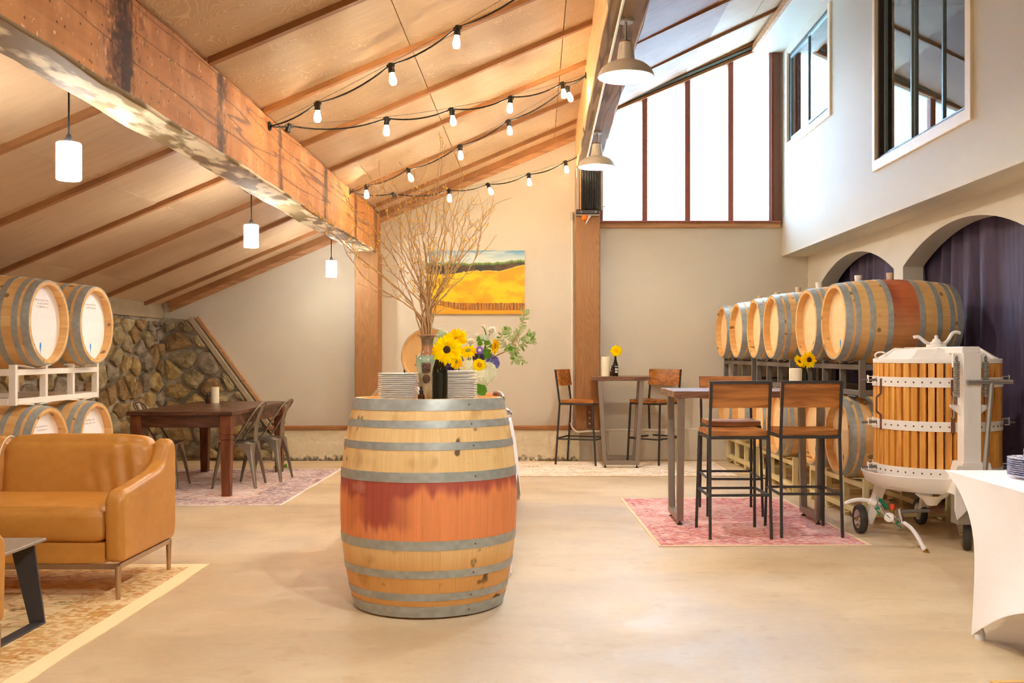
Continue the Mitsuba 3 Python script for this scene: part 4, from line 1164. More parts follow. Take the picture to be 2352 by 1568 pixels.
SEAT = .775
sg = np.linspace(-1, 1, 13)
A, B = np.meshgrid(sg, sg, indexing='ij')
Ztop = SEAT - .010 * (1 - A ** 2) * (1 - .35 * B ** 2) + .004
pseat = np.stack([A * .215, B * .205 + .005, Ztop], -1)
seat_ply = mikit.ply(grid_mesh(pseat, V(0, 0, -.036)), 'stool_wood', 30)
leg_f = [mikit.ply(bar(V(s * .212, .196, SEAT - .034), V(s * .226, .245, 0),   .0195, .0195, up=(0, 1, 0)), 'steel_dark') for s in (-1, 1)]
leg_b = [mikit.ply(cat(bar(V(s * .222, -.262, 0), V(s * .215, -.212, SEAT - .03), .0195, .0195, up=(0, 1, 0)), bar(V(s * .215, -.212, SEAT - .04), V(s * .215, -.268, 1.135), .0195, .0195, up=(0, 1, 0))), 'steel_dark') for s in (-1, 1)]
bb = np.stack(np.meshgrid(np.linspace(-.222, .222, 9), np.linspace(.945, 1.140, 4), indexing='ij'), -1)
pb = np.stack([bb[..., 0], -.224 - (bb[..., 1] - .945) * .155 - .006 * (1 - (bb[..., 0] / .222) ** 2), bb[..., 1]], -1)
board_ply = mikit.ply(grid_mesh(pb, V(0, .021, 0)), 'stool_wood', 30)
toprail_ply = mikit.ply(bar(V(-.226, -.266, 1.130), V(.226, -.266, 1.132), .022, .020), 'steel_dark')
rails = [mikit.ply(bar(V(*a), V(*b), .020, .022), 'steel_dark') for a, b in (((-.21, .195, SEAT - .047), (.21, .195, SEAT - .047)), ((-.21, -.212, SEAT - .047), (.21, -.212, SEAT - .047)), ((-.212, -.21, SEAT - .047), (-.212, .195, SEAT - .047)), ((.212, -.21, SEAT - .047), (.212, .195, SEAT - .047)))]
ft = [mikit.ply(bar(V(*a), V(*b),   .016, .018), 'steel_dark') for a, b in (((-.22, .226, .305), (.22, .226, .305)), ((-.22, -.242, .315), (.22, -.242, .315)), ((-.219, -.24, .308), (-.219, .226, .308)), ((.219, -.24, .308), (.219, .226, .308)))]
def bar_stool(x, y, rz, label, z=.006):
    k = thing('bar_stool', label, 'stool', None)
    M = tm(x, y, z, rz=rz)
    obj('seat', seat_ply, None, k, to=M)
    obj('backrest', board_ply, None, k, to=M)
    for q in leg_f + leg_b:
        obj('leg', q, None, k, to=M)
    for q in rails:
        obj('seat_rail', q, None, k, to=M)
    for q in ft:
        obj('foot_rail', q, None, k, to=M)
    obj('top_rail', toprail_ply, None, k, to=M)
bar_stool(1.465, 7.475, .03, 'left bar stool turning its back to the viewer at the near high table')
bar_stool(2.005, 7.545, .0, 'right bar stool turning its back to the viewer at the near high table')
bar_stool(1.640, 8.47, PI - .03, 'bar stool on the far side of the near high table, facing the viewer')
bar_stool(.555, 12.19, -PI / 2 - .36, 'bar stool left of the far high table in front of the post')
bar_stool(1.44, 12.26, 2.45, 'bar stool right of the far high table, turned half away from the wall')

# ------------------------------------------------------------------ cloth covered tables
def cloth_table(x0, x1, y0, y1, h, foot, label, clabel, hem=.30, pinch=2.6):
    kt = thing('folding_table', label, 'table')
    corners = [(x0, y0), (x1, y0), (x1, y1), (x0, y1)]
    cx, cy = (x0 + x1) / 2, (y0 + y1) / 2
    feet = [(cx + math.copysign(abs(x - cx) - foot[0], x - cx), cy + math.copysign(abs(y - cy) - foot[1], y - cy)) for x, y in corners]
    obj('tabletop', box(x0 + .03, x1 - .03, y0 + .03, y1 - .03, h - .04, h - .004, .006), 'white_paint', kt)
    for fx, fy in feet:
        tx, ty = cx + (fx - cx) * .93, cy + (fy - cy) * .985
        tx = min(max(tx, x0 + .03), x1 - .03)
        obj('leg', cyl(V(fx, fy, .0), V(tx, ty, h - .04), .012, 12), 'white_paint', kt, smooth=40)
        obj('foot', mv(lathe([(0, 0), (.022, 0), (.024, .02), (.018, .05), (0, .052)], 16), fx, fy, 0), 'hose_white', kt, smooth=40)
    nS, nT = 24, 26
    per = []
    for e in range(4):
        for s in np.linspace(0, 1, nS, endpoint=False):
            per.append((e, s))
    rows = []
    for t in np.linspace(0, 1, nT):
        row = []
        for e, s in per:
            P0, P1 = np.array(corners[e]), np.array(corners[(e + 1) % 4])
            F0, F1 = np.array(feet[e]), np.array(feet[(e + 1) % 4])
            b = 1 - (1 - t) ** pinch
            flare = .0
            A_, B_ = P0 + (F0 - P0) * b, P1 + (F1 - P1) * b
            # keep the cloth outside the leg
            off = .028 * t
            ce = np.array([cx, cy])
            A_ = A_ + np.sign(P0 - ce) * off; B_ = B_ + np.sign(P1 - ce) * off
            q = A_ + (B_ - A_) * s
            hm = hem * (1 - abs(2 * s - 1) ** 1.5)
            L = np.linalg.norm(P1 - P0)
            nrm = np.array([(P1 - P0)[1], -(P1 - P0)[0]]) / L
            inn = -.05 * math.sin(PI * min(1, t * 1.0)) * (1 - abs(2 * s - 1) ** 2) * min(1, L)
            q = q + nrm * inn
            z = h - t * (h - .012 - hm)
            row.append((q[0], q[1], z))
        rows.append(row)
    R = np.array(rows); k_ = R.shape[1]
    edge = R[0].copy()
    topv = [edge.mean(0)]
    f = []
    for i in range(nT - 1):
        for j in range(k_):
            j2 = (j + 1) % k_
            f += [(i * k_ + j, (i + 1) * k_ + j2, i * k_ + j2), (i * k_ + j, (i + 1) * k_ + j, (i + 1) * k_ + j2)]
    c = nT * k_
    f += [(c, j, (j + 1) % k_) for j in range(k_)]
    v = np.vstack([R.reshape(-1, 3), topv])
    v2 = v.copy(); v2[:-1, :2] = v2[:-1, :2] - (v2[:-1, :2] - [cx, cy]) * .004; v2[:, 2] -= .002
    n = len(v)
    f = np.array(f)
    e = np.array([(nT - 1) * k_ + j for j in range(k_)]); e2 = np.roll(e, -1)
    rim = np.vstack([np.stack([e, e2 + n, e2], 1), np.stack([e, e + n, e2 + n], 1)])
    m = trimesh.Trimesh(np.vstack([v, v2]), np.vstack([f, f[:, ::-1] + n, rim]), process=False)
    if trimesh.Trimesh(v, f, process=False).face_normals[-1][2] < 0:
        m.invert()
    tag(obj('tablecloth', m, 'linen', smooth=40), clabel, 'tablecloth')
cloth_table(2.09, 2.85, 3.1, 5.12, .75, (.0, .40), 'folding table under the white stretch cover at the right edge', 'white stretch cover on the table at the right edge', hem=.26, pinch=5.0)
cloth_table(-.98, -.235, 6.02, 9.36, .745, (-.060, .06), 'long folding table under a white cover behind the big cask', 'white stretch cover on the long table behind the big cask', hem=.40)
# ------------------------------------------------------------------ basket press
PX, PY = 2.915, 7.30
k = thing('wine_press', 'white basket press with wooden slats, springs and wheels beside the curtain', 'wine press')
PR = .425
zb0, zb1 = .47, 1.275
nsl = 48
for i in range(nsl):
    a = 2 * PI * i / nsl + .07
    w = 2 * PI * PR / nsl / 2 - .0045
    m = hull([(PR + dr_, s * (w - (c_ if dr_ > 0 else 0)), z) for dr_, c_ in ((-.012, 0), (.012, .003)) for s in (-1, 1) for z in (zb0 + .004, zb1)])
    if i == 0:
        slat_ply = mikit.ply(m, 'slat_wood')
    obj('slat', slat_ply, ('slat_wood', 'slat_wood_b', 'slat_wood')[(i * 7) % 3], k, to=tm(PX, PY, 0, rz=a))
for z in (.515, .84, 1.145):
    h = .034
    m = lathe([(PR + .013, z - h), (PR + .019, z - h), (PR + .019, z + h), (PR + .013, z + h), (PR + .013, z - h)], 88)
    hp = obj('band', m, 'white_paint', k, smooth=40, to=tm(PX, PY, 0))
    obj('bolts', cat([ball(((PR + .020) * math.cos(a), (PR + .020) * math.sin(a), z), .0062, 1) for a in 2 * PI * np.arange(nsl) / nsl + .07]), 'rust', hp, smooth=True, to=tm(PX, PY, 0))
    # hinge lugs with their pins left and right
    for a in (PI + .05, -.10):
        d = V(math.cos(a), math.sin(a), 0); t = V(-d[1], d[0], 0); o = V(PX, PY, z + .012)
        for s in (-1, 1):
            obj('lug', bar(o + d * (PR + .015) + V(0, 0, s * .022), o + d * (PR + .085) + V(0, 0, s * .022), .030, .006), 'white_paint', k)
        obj('lug_end', bar(o + d * (PR + .082) - V(0, 0, .025), o + d * (PR + .082) + V(0, 0, .032), .030, .006, up=tuple(d)), 'white_paint', k)
        obj('pin', cyl(o + d * (PR - .0) + t * .0, o + d * (PR + .125) - V(0, 0, .006), .009, 10), 'iron', k, smooth=40)
# latch bars on the basket's left and front
for a, zz in ((PI + .22, ((1.17, 1.08, .018), (1.05, .93, .055), (.90, .80, .018))),):
    d = V(math.cos(a), math.sin(a), 0)
    pts = [V(PX, PY, z) + d * (PR + r) for z, r in ((1.165, .024), (1.06, .024), (1.03, .058), (.93, .058), (.905, .024), (.80, .024))]
    obj('latch', tube(np.vstack([np.linspace(pts[i_], pts[i_ + 1], 5) for i_ in range(5)]), .007, 8), 'rust', k, smooth=True)
a = -PI / 2 - .14
d = V(math.cos(a), math.sin(a), 0)
for z0, z1 in ((1.06, 1.165), (.80, .905)):
    obj('latch_plate', bar(V(PX, PY, z0) + d * (PR + .024), V(PX, PY, z1) + d * (PR + .024), .028, .007, up=tuple(d)), 'rust', k)
obj('latch', tube(smooth_path([V(PX, PY, z) + d * (PR + r) for z, r in ((1.08, .028), (1.04, .045), (1.0, .03), (.95, .05), (.90, .03))], 20), .008, 8), 'tin', k, smooth=True)
# lid with ribs, beam, hub and crank
obj('lid_rim', lathe([(PR - .05, zb1 + .002), (PR + .012, zb1 + .002), (PR + .014, zb1 + .008), (PR + .014, zb1 + .030), (PR + .008, zb1 + .034), (PR - .05, zb1 + .034)], 88), 'white_paint', k, smooth=30, to=tm(PX, PY, 0))
obj('lid', lathe([(PR - .005, zb1 + .034), (.305, zb1 + .098), (.295, zb1 + .102), (0, zb1 + .104)], 10), 'white_paint', k, to=tm(PX, PY, 0, rz=.16))
for q in range(5):
    a = 2 * PI * q / 5 - 1.9
    obj('rib', mv(hull([(.10, -.012, zb1 + .10), (.10, .012, zb1 + .10), (.30, -.005, zb1 + .112), (.30, .005, zb1 + .112), (PR - .01, -.05, zb1 + .034), (PR - .01, .05, zb1 + .034), (.29, 0, zb1 + .095)]), rz=a), 'white_paint', k, to=tm(PX, PY, 0))
obj('beam', box(PX - .055, PX + .065, PY - .575, PY + .50, 1.345, 1.392, .005), 'white_paint', k)
obj('hub', lathe([(0, 0), (.07, 0), (.07, .016), (.045, .02), (.045, .036), (.03, .04), (.026, .056), (.014, .06), (.012, .085), (0, .087)], 28), 'white_paint', k, smooth=40, to=tm(PX, PY, 1.392))
obj('crank', tube(smooth_path([(PX - .165, PY, 1.462), (PX - .115, PY, 1.458), (PX - .075, PY, 1.425), (PX - .045, PY, 1.414), (PX + .045, PY, 1.414), (PX + .085, PY, 1.44), (PX + .11, PY, 1.482), (PX + .175, PY, 1.494)], 40), .0125, 10), 'white_paint', k, smooth=True)
obj('lid_handle', tube(smooth_path([V(PX - .43, PY - .02, 1.308), V(PX - .455, PY - .03, 1.335), V(PX - .44, PY - .05, 1.352), V(PX - .40, PY - .08, 1.345), V(PX - .39, PY - .085, 1.33)], 20), .007, 8), 'white_paint', k, smooth=True)
# column with springs at the front right
cx, cy = PX + .005, PY - .545
obj('column', box(cx - .060, cx + .060, cy - .05, cy + .05, .44, 1.345, .004), 'white_paint', k)
obj('weld_seam', box(cx - .062, cx + .062, cy - .0525, cy + .052, 1.130, 1.136, 0), 'trim_white', k)
for s in (-1, 1):
    obj('bracket', hull([(cx + s * .06, cy - .01, 1.0), (cx + s * .13, cy - .01, 1.0), (cx + s * .06, cy + .01, 1.0), (cx + s * .13, cy + .01, 1.0), (cx + s * .06, cy - .01, .93), (cx + s * .06, cy + .01, .93), (cx + s * .13, cy - .01, .985), (cx + s * .13, cy + .01, .985)]), 'white_paint', k)
    obj('spring_bracket', box(cx + s * .055, cx + s * .115, cy - .012, cy + .012, 1.25, 1.345, .003), 'white_paint', k)
    xs = cx + s * .098
    n = 300
    tt = np.linspace(0, 1, n)
    hz_ = 1.29 - .235 * tt
    obj('spring', tube(np.c_[xs + .018 * np.cos(tt * 2 * PI * 22), cy - .03 + .018 * np.sin(tt * 2 * PI * 22), hz_], .0042, 6), 'tin', k, smooth=True)
    obj('spring_hook', tube([(xs, cy - .03 + .014 * math.cos(q), 1.31 + .016 * math.sin(q)) for q in np.linspace(0, 2 * PI, 13)[:-1]], .004, 6, closed=True), 'iron', k, smooth=True)
    obj('spring_rod', cyl(V(xs, cy - .03, 1.06), V(xs, cy - .03, 1.0), .006, 8), 'iron', k, smooth=True)
# steel T handle leaning on the column
obj('t_handle', cat(cyl(V(cx - .05, cy - .085, 1.155), V(cx + .275, cy - .03, 1.155), .0155, 12), cyl(V(cx + .125, cy - .055, 1.15), V(cx + .065, cy - .075, .46), .0165, 12)), 'tin', k, smooth=40, label='grey steel T shaped handle')
# base box, pan, legs and wheels
obj('base_box', hull([(cx - .12, cy - .08, .40), (cx + .16, cy - .08, .40), (cx - .12, cy + .12, .40), (cx + .16, cy + .12, .40), (cx - .07, cy - .07, .615), (cx + .11, cy - .07, .615), (cx - .07, cy + .10, .615), (cx + .11, cy + .10, .615)]), 'white_paint', k)
obj('side_plate', hull([(cx - .135, cy - .10, z) for z in (.30, .56)] + [(cx - .12, cy - .10, z) for z in (.24, .60)] + [(cx - .06, cy - .10, .30), (cx - .06, cy - .10, .60)] + [(x, cy - .085, z) for x, z in ((cx - .135, .30), (cx - .135, .56), (cx - .12, .24), (cx - .06, .30), (cx - .06, .60))]), 'white_paint', k)
obj('outlet_box', box(cx - .105, cx - .005, cy - .06, cy + .05, .20, .40, .004), 'tin', k)
obj('base_panel', box(cx - .005, cx + .16, cy - .07, cy + .06, .195, .42, .004), 'white_paint', k)
pan = [(0, .385), (.30, .372), (.42, .388), (.485, .425), (.515, .492), (.519, .494), (.523, .490), (.495, .415), (.425, .376), (.30, .358), (0, .356)]
obj('pan', lathe(pan, 88), 'white_paint', k, smooth=50, to=tm(PX, PY, 0))
obj('basket_floor', lathe([(0, .455), (PR - .02, .455), (PR - .02, .472), (0, .472)], 48), 'white_paint', k, to=tm(PX, PY, 0))
obj('pan_spout', lathe([(.11, .372), (.06, .335), (.035, .30), (0, .298)], 24), 'white_paint', k, smooth=40, to=tm(cx - .19, cy + .16, 0))
obj('screw', mv(lathe([(0, .39), (.03, .39), (.03, 1.38), (0, 1.38)], 16), PX, PY, 0), 'iron', k, smooth=40)
def wheel(c, ax, r, w, cast=None):
    wk = numbered('wheel', k)
    M = face_to(c, ax)
    obj('tyre', lathe([(r * .66, -w * .40), (r * .82, -w * .5), (r * .94, -w * .42), (r * .985, -w * .2), (r, -.06 * w), (r * .985, 0), (r, .06 * w), (r * .985, w * .2), (r * .94, w * .42), (r * .82, w * .5), (r * .66, w * .40), (r * .66, -w * .40)], 40), 'rubber', wk, smooth=40, to=M)
    obj('rim', lathe([(0, -w * .30), (r * .16, -w * .32), (r * .2, -w * .18), (r * .5, -w * .12), (r * .62, -w * .34), (r * .70, -w * .40), (r * .70, w * .40), (r * .62, w * .34), (r * .5, w * .12), (r * .2, w * .18), (r * .16, w * .32), (0, w * .30)], 40), 'chrome', wk, smooth=40, to=M)
    obj('axle', lathe([(0, -w * .7), (.012, -w * .7), (.012, w * .7), (0, w * .7)], 12), 'brass', wk, smooth=40, to=M)
wheel(V(2.425, 7.50, .108), (1, .03, 0), .108, .058)
wheel(V(2.952, 6.86, .105), (.92, -.4, 0), .105, .055)
wheel(V(3.02, 7.88, .105), (1, 0, 0), .105, .055)
for p_, q_, w_ in ((V(2.555, 7.40, .40), V(2.475, 7.47, .085), .075), (V(3.02, 7.70, .40), V(3.02, 7.84, .10), .07)):
    obj('leg', bar(p_, q_, w_, .06, up=(0, 1, 0), w1=w_ * .75, h1=.05), 'white_paint', k)
obj('axle_stub', cyl(V(2.41, 7.495, .108), V(2.50, 7.52, .108), .012, 10), 'tin', k, smooth=40)
obj('caster_plate', box(2.90, 3.04, 6.80, 6.94, .186, .196, .002), 'cap_red', k, label='red plate over the front caster')
for s in (-1, 1):
    o = V(.92, -.4, 0) / 1.003 * s * .036
    obj('caster_fork', hull([V(2.952, 6.86, 0) + o + V(a_, b_, z_) for a_, b_, z_ in ((-.035, 0, .186), (.05, 0, .186), (-.012, 0, .09), (.014, 0, .09), (-.035, .006, .186), (.05, .006, .186), (-.012, .006, .09), (.014, .006, .09))]), 'tin', k)
# valves, gauge, hoses
Y0 = 6.98
mp = lambda px, py, y=Y0: at(px, py, y)
obj('drain_pipe', cyl(mp(2066, 1175), mp(2150, 1171), .0135, 12), 'iron', k, smooth=40)
obj('drain_elbow', cat(cyl(mp(2150, 1171), mp(2150, 1130), .022, 12), cyl(mp(2135, 1172), mp(2165, 1170), .024, 12)), 'rust', k, smooth=40)
obj('manifold', cat(cyl(mp(2000, 1150), mp(2042, 1186), .0165, 14), cyl(mp(2018, 1160), mp(2024, 1168), .022, 14), cyl(mp(2042, 1186), mp(2056, 1196), .019, 14), cyl(mp(2064, 1168), mp(2072, 1200), .019, 14), cyl(mp(2056, 1188), mp(2068, 1190), .015, 12), cyl(mp(2017, 1140), mp(2012, 1158), .011, 12)), 'chrome', k, smooth=40, label='chrome valve manifold')
obj('hose_joint', cyl(mp(1997, 1150), mp(2010, 1156), .024, 14), 'white_paint', k, smooth=40)
obj('gauge', face := lathe([(0, -.012), (.033, -.012), (.036, -.008), (.036, .008), (.032, .011), (0, .011)], 28), 'chrome', k, smooth=30, to=face_to(mp(2042, 1187, Y0 - .04), (-.25, -1, .1)))
obj('gauge_dial', lathe([(0, .0112), (.030, .0112), (.030, .0125), (0, .0125)], 28), 'porcelain', k, to=face_to(mp(2042, 1187, Y0 - .04), (-.25, -1, .1)))
obj('gauge_needle', box(-.002, .002, -.006, .024, .0126, .0140, 0), 'black_plastic', k, to=face_to(mp(2042, 1187, Y0 - .04), (-.25, -1, .1), .9))
obj('green_hose', cyl(mp(2020, 1146), mp(2038, 1166), .013, 12), 'valve_green', k, smooth=40, label='green grip')
obj('valve_lever', cat(bar(mp(2012, 1168, Y0 - .03), mp(2022, 1186, Y0 - .035), .022, .008), bar(mp(2010, 1168, Y0 - .03), mp(2020, 1166, Y0 - .03), .022, .010)), 'valve_green', k, label='green valve lever')
obj('valve_lever', cat(bar(mp(2059, 1204, Y0 - .03), mp(2070, 1211, Y0 - .035), .020, .008), bar(mp(2058, 1200, Y0 - .03), mp(2066, 1198, Y0 - .03), .020, .010)), 'valve_green', k, label='green valve lever')
obj('red_cap', lathe([(0, 0), (.017, 0), (.015, .03), (.008, .034), (0, .034)], 16), 'cap_red', k, smooth=40, to=tm(*mp(2049, 1168)), label='red valve cap')
obj('valve_body', cyl(mp(2049, 1182), mp(2049, 1167), .016, 14), 'brass', k, smooth=40)
hp_ = [mp(1999, 1151), mp(1978, 1147, 6.97), mp(1955, 1150, 6.96), mp(1940, 1157, 6.95)]
obj('white_hose', tube(smooth_path(hp_, 24), .0135, 12), 'hose_white', k, smooth=True)
g0 = at(2128, 1270, 3105 / (1270 - 810 + 3))
hp_ = [mp(2070, 1198), at(2092, 1212, 6.93), at(2111, 1238, 6.86), at(2122, 1259, 6.80)]
obj('clear_hose', tube(smooth_path(hp_, 30), .0145, 12), 'hose_white', k, smooth=True)
e0, e1, e2, e3 = at(2120, 1254, 6.81), at(2125, 1264, 6.785), at(2128, 1267, 6.775), at(2133, 1271.5, 6.75)
obj('hose_end', cyl(e0, e1, .018, 14), 'white_paint', k, smooth=40)
obj('hose_coupling', cat(cyl(e1, e2, .018, 14), cyl(e2, e3, .012, 14)), 'brass', k, smooth=40, label='brass hose coupling')
# ------------------------------------------------------------------ painting, heater, conduit
def paint_c(p, n, uv):
    u, v = uv.x, uv.y
    sky_ = mix(lin(196, 212, 206), lin(96, 160, 190), smoothstep(.84, 1.0, v + .06 * (fbm(u * 5, v * 14, 1, 3) - .5)))
    sky_ = mix(sky_, lin(220, 224, 208), smoothstep(.45, .7, fbm(u * 4, v * 18, 3, 3)) * .6)
    hill = .625 + .055 * smoothstep(.2, .5, u) + .10 * smoothstep(.7, 1.05, u)
    rag = .016 * (fbm(u * 40, 2, 2, 3) - .5) + .01 * (noise(u * 90, 5, 1) - .5)
    wood_top = .80 + .05 * smoothstep(.6, 1, u) + .035 * (fbm(u * 22, 4, 2, 3) - .5) + .012 * noise(u * 110, 3, 3)
    dark = mix(lin(52, 46, 34), lin(86, 62, 38), smoothstep(.4, .7, fbm(u * 7, v * 6, 6, 3)))
    tree = mix(dark, lin(112, 146, 60), smoothstep(.055, .005, wood_top - v))
    col = mix(sky_, tree, smoothstep(wood_top + .006, wood_top - .006, v))
    g = fbm(u * 5, v * 5, 7, 4)
    gold = mix(lin(238, 160, 0), lin(248, 198, 4), smoothstep(.3, .65, g))
    gold = mix(gold, lin(232, 140, 10), smoothstep(.62, .8, fbm(u * 9 + 3, v * 9, 2, 3)) * .6)
    top_ = hill + rag
    col = mix(col, lin(244, 196, 90), smoothstep(top_ + .006, top_ - .004, v))
    col = mix(col, gold, smoothstep(top_ - .005, top_ - .02, v))
    low = .175 + .05 * smoothstep(.35, .0, u) + .012 * (fbm(u * 60, 3, 3, 2) - .5)
    soil = mix(lin(150, 88, 26), lin(206, 136, 28), fbm(u * 30, v * 20, 3, 3))
    trunk_x = u * 33 + .6 * noise(u * 30, 1, 1) + .3 * (fbm(u * 20, v * 30, 1, 2) - .5)
    tr = dr.abs(trunk_x - dr.floor(trunk_x) - .5)
    bare = mix(soil, lin(84, 50, 40), smoothstep(.13, .06, tr) * smoothstep(.045, .07, v - .06 * smoothstep(.4, 0, u)))
    col = mix(col, bare, smoothstep(low + .008, low - .008, v))
    fore = mix(lin(214, 140, 10), lin(244, 172, 20), fbm(u * 8, v * 60, 2, 3))
    return mix(col, fore, smoothstep(.07, .055, v - .10 * smoothstep(.4, .0, u) + .006 * noise(u * 30, 2, 2)))
mat('landscape_paint', P(paint_c), .5)
k = thing('painting', 'unframed landscape painting of a golden field and dark trees on the end wall', 'painting')
x0, x1, z0, z1 = -1.372, -.148, 1.838, 2.638
obj('stretcher', box(x0, x1, YB - .040, YB - .002, z0, z1, .003), 'trim_white', k)
obj('canvas', (np.array([(x0, YB - .0415, z0), (x1, YB - .0415, z0), (x1, YB - .0415, z1), (x0, YB - .0415, z1)]), [[0, 1, 2], [0, 2, 3]]), 'landscape_paint', k, uv=np.array([(0, 0), (1, 0), (1, 1), (0, 1.0)]))

k = thing('wall_heater', 'black ribbed unit in a metal frame high on the right post', 'heater')
yh = YB - .32
Q = lambda px, py: at(px, py, yh)
xa_, xb_ = Q(1336, 0)[0], Q(1370, 0)[0]
zt_, zb_ = Q(0, 392)[2], Q(0, 482)[2]
nr = 9
for i in range(nr):
    w = (xb_ - xa_) / nr
    obj('rib', box(xa_ + i * w + .002, xa_ + (i + 1) * w - .002, yh - .05, yh + .0, zb_, zt_, .006), 'black_plastic', k)
obj('back_panel', box(xa_ - .02, xb_ + .05, yh - .01, yh + .012, zb_ - .01, zt_ + .02, .003), 'frame_dark', k)
for a, b, m_ in ((Q(1324, 0)[0], Q(1330, 0)[0], 'tin'), (Q(1331, 0)[0], Q(1335, 0)[0], 'trim_wood'), (xb_ + .003, Q(1372.5, 0)[0], 'chrome'), (Q(1374, 0)[0], Q(1379, 0)[0], 'frame_dark'), (Q(1380, 0)[0], Q(1384.5, 0)[0], 'tin')):
    obj('side_rail', box(a, b, yh - .045, yh + .012, zb_ + .0, zt_ + .03, .003), m_, k)
obj('bottom_bracket', box(Q(1323, 0)[0], Q(1376, 0)[0], yh - .06, yh + .012, Q(0, 492)[2], Q(0, 483.5)[2], .003), 'steel_dark', k)
obj('bottom_rail', box(Q(1322, 0)[0], Q(1376, 0)[0], yh - .05, yh + .012, Q(0, 496)[2], Q(0, 493)[2], .002), 'tin', k)
for px in (1334, 1368):
    obj('bolt', ball(V(Q(px, 0)[0], yh - .062, Q(0, 488)[2]), (.012, .008, .012), 2), 'chrome', k)
obj('knob', ball(Q(1342.5, 500) + V(0, -.03, 0), (.040, .036, .040), 3), 'orange_knob', k, smooth=True, label='orange round knob')
obj('white_bracket', hull([Q(1351, 494) + V(0, d_, 0) for d_ in (-.03, -.02)] + [Q(1358, 496) + V(0, d_, 0) for d_ in (-.03, -.02)] + [Q(1344, 517) + V(0, d_, 0) for d_ in (-.03, -.02)] + [Q(1349, 506) + V(0, d_, 0) for d_ in (-.03, -.02)]), 'white_paint', k)
obj('lever', bar(Q(1375, 479) + V(0, -.03, 0), Q(1390, 474) + V(0, -.03, 0), .012, .012), 'chrome', k)

k = thing('wall_conduit', 'white conduit running down beside the right post and along the wall', 'conduit')
yc = YB - .025
zj = .425
obj('pipe', tube(smooth_path([V(.452, yc, 3.02), V(.452, yc, 1.5), V(.452, yc, .62), V(.452, yc, .50), V(.46, yc - .04, .44), V(.50, yc - .12, zj), V(.56, yc - .305, zj), V(.62, yc - .31, zj), V(1.2, yc - .31, zj)][:4], 30), .012, 10), 'conduit', k, smooth=True)
obj('pipe', tube([V(.452, yc, .52), V(.452, yc - .115, .455)], .012, 10), 'conduit', k, smooth=True)
obj('pipe', tube([V(.80, YB - .115, .385), V(1.62, YB - .115, .385)], .012, 10), 'conduit', k, smooth=True)
obj('elbow', tube(smooth_path([V(.452, YB - .14, .455), V(.455, YB - .30, .415), V(.49, YB - .325, .385), V(.60, YB - .325, .385), V(.80, YB - .32, .385), V(.83, YB - .2, .385), V(.80, YB - .115, .385)], 40), .012, 10), 'conduit', k, smooth=True)
obj('junction_box', box(1.60, 1.71, YB - .15, YB - .101, .29, .40, .006), 'conduit', k)
obj('pipe', tube([V(1.655, YB - .125, .29), V(1.655, YB - .125, .02)], .012, 10), 'conduit', k, smooth=True)
obj('fitting', lathe([(0, 0), (.018, 0), (.018, .10), (0, .10)], 14), 'tin', k, to=tm(.452, yc, 3.02))
# ------------------------------------------------------------------ things on the cask
def ztop(y):
    return TOPZ + (y - CB[1]) * math.tan(LEAN)
plate_prof = [(0, .0), (.060, .0), (.064, .003), (.078, .006), (.106, .0165), (.1085, .0185), (.1075, .0200), (.100, .0180), (.074, .0085), (.060, .0055), (0, .005)]
plate_ply = mikit.ply(lathe(plate_prof, 56), 'porcelain', 50)
def plates(x, y, n, z0, step, label, group, seed, thick_top=0):
    r = np.random.default_rng(seed)
    z = z0
    for i in range(n):
        q = n - 1 - i
        lab = label.format(('topmost', 'second from the top', 'third from the top', 'fourth from the top', 'fifth from the top')[q] if q < 5 else ('lowest', 'second lowest', 'third lowest', 'fourth lowest', 'fifth lowest')[i] if i < 5 else ('sixth', 'seventh', 'eighth', 'ninth', 'tenth')[q - 5] + ' from the top')
        k = tag(obj('dinner_plate', plate_ply, None, to=tm(x + r.normal(0, .0012), y + r.normal(0, .0012), z, rz=r.uniform(0, 6), rx=r.normal(0, .004))), lab, 'plate', group)
        z += step * r.uniform(.92, 1.08) if i < n - 1 - thick_top else step * 2.0
plates(-.735, 5.33, 14, ztop(5.33) - .002, .0100, 'white dinner plate, {} in the stack left of the ceramic vase', 'plates stacked on the left of the cask', 1)
plates(-.425, 5.36, 14, ztop(5.36) - .002, .0096, 'white plate, {} in the stack right of the dark bottle', 'plates stacked on the right of the cask', 2, thick_top=2)

def vase_c(p, n, uv):
    z = (p.z - 1.095) / .36
    a = fbm(p.x * 18, p.y * 18, p.z * 12, 3)
    body = mix(lin(196, 176, 130), lin(150, 168, 138), smoothstep(.25, .62, z + .5 * (a - .5)))
    body = mix(body, lin(110, 138, 128), smoothstep(.55, .7, fbm(p.x * 30, p.y * 30, p.z * 5 + 2, 3)) * smoothstep(.2, .6, z) * .7)
    body = mix(body, lin(214, 190, 148), smoothstep(.35, .12, z))
    body = mix(body, lin(168, 116, 78), smoothstep(.655, .69, z + .03 * (a - .5)))
    body = mix(body, lin(116, 92, 66), smoothstep(.78, .86, z + .05 * (a - .5)))
    return mix(body, lin(186, 136, 104), smoothstep(.955, .975, z))
mat('vase_glaze', P(vase_c), .16, spec=.6, coat=.5)
vx, vy = -.588, 5.40
vz = ztop(vy)
k = thing('ceramic_vase', 'tall glazed ceramic vase with brown crest standing on the big cask', 'vase')
VH = 1.447 - vz
vp = [(0, .002), (.034, 0), (.0365, .01), (.044, .09), (.054, .16), (.0605, .20), (.061, .218), (.055, .236), (.042, .247), (.0335, .262), (.0305, .285), (.031, .31), (.0345, .332), (.040, .342), (.056, .347), (.0585, .3505), (.056, .3535), (.036, .350), (.029, .335), (.027, .30), (.0275, .20), (0, .19)]
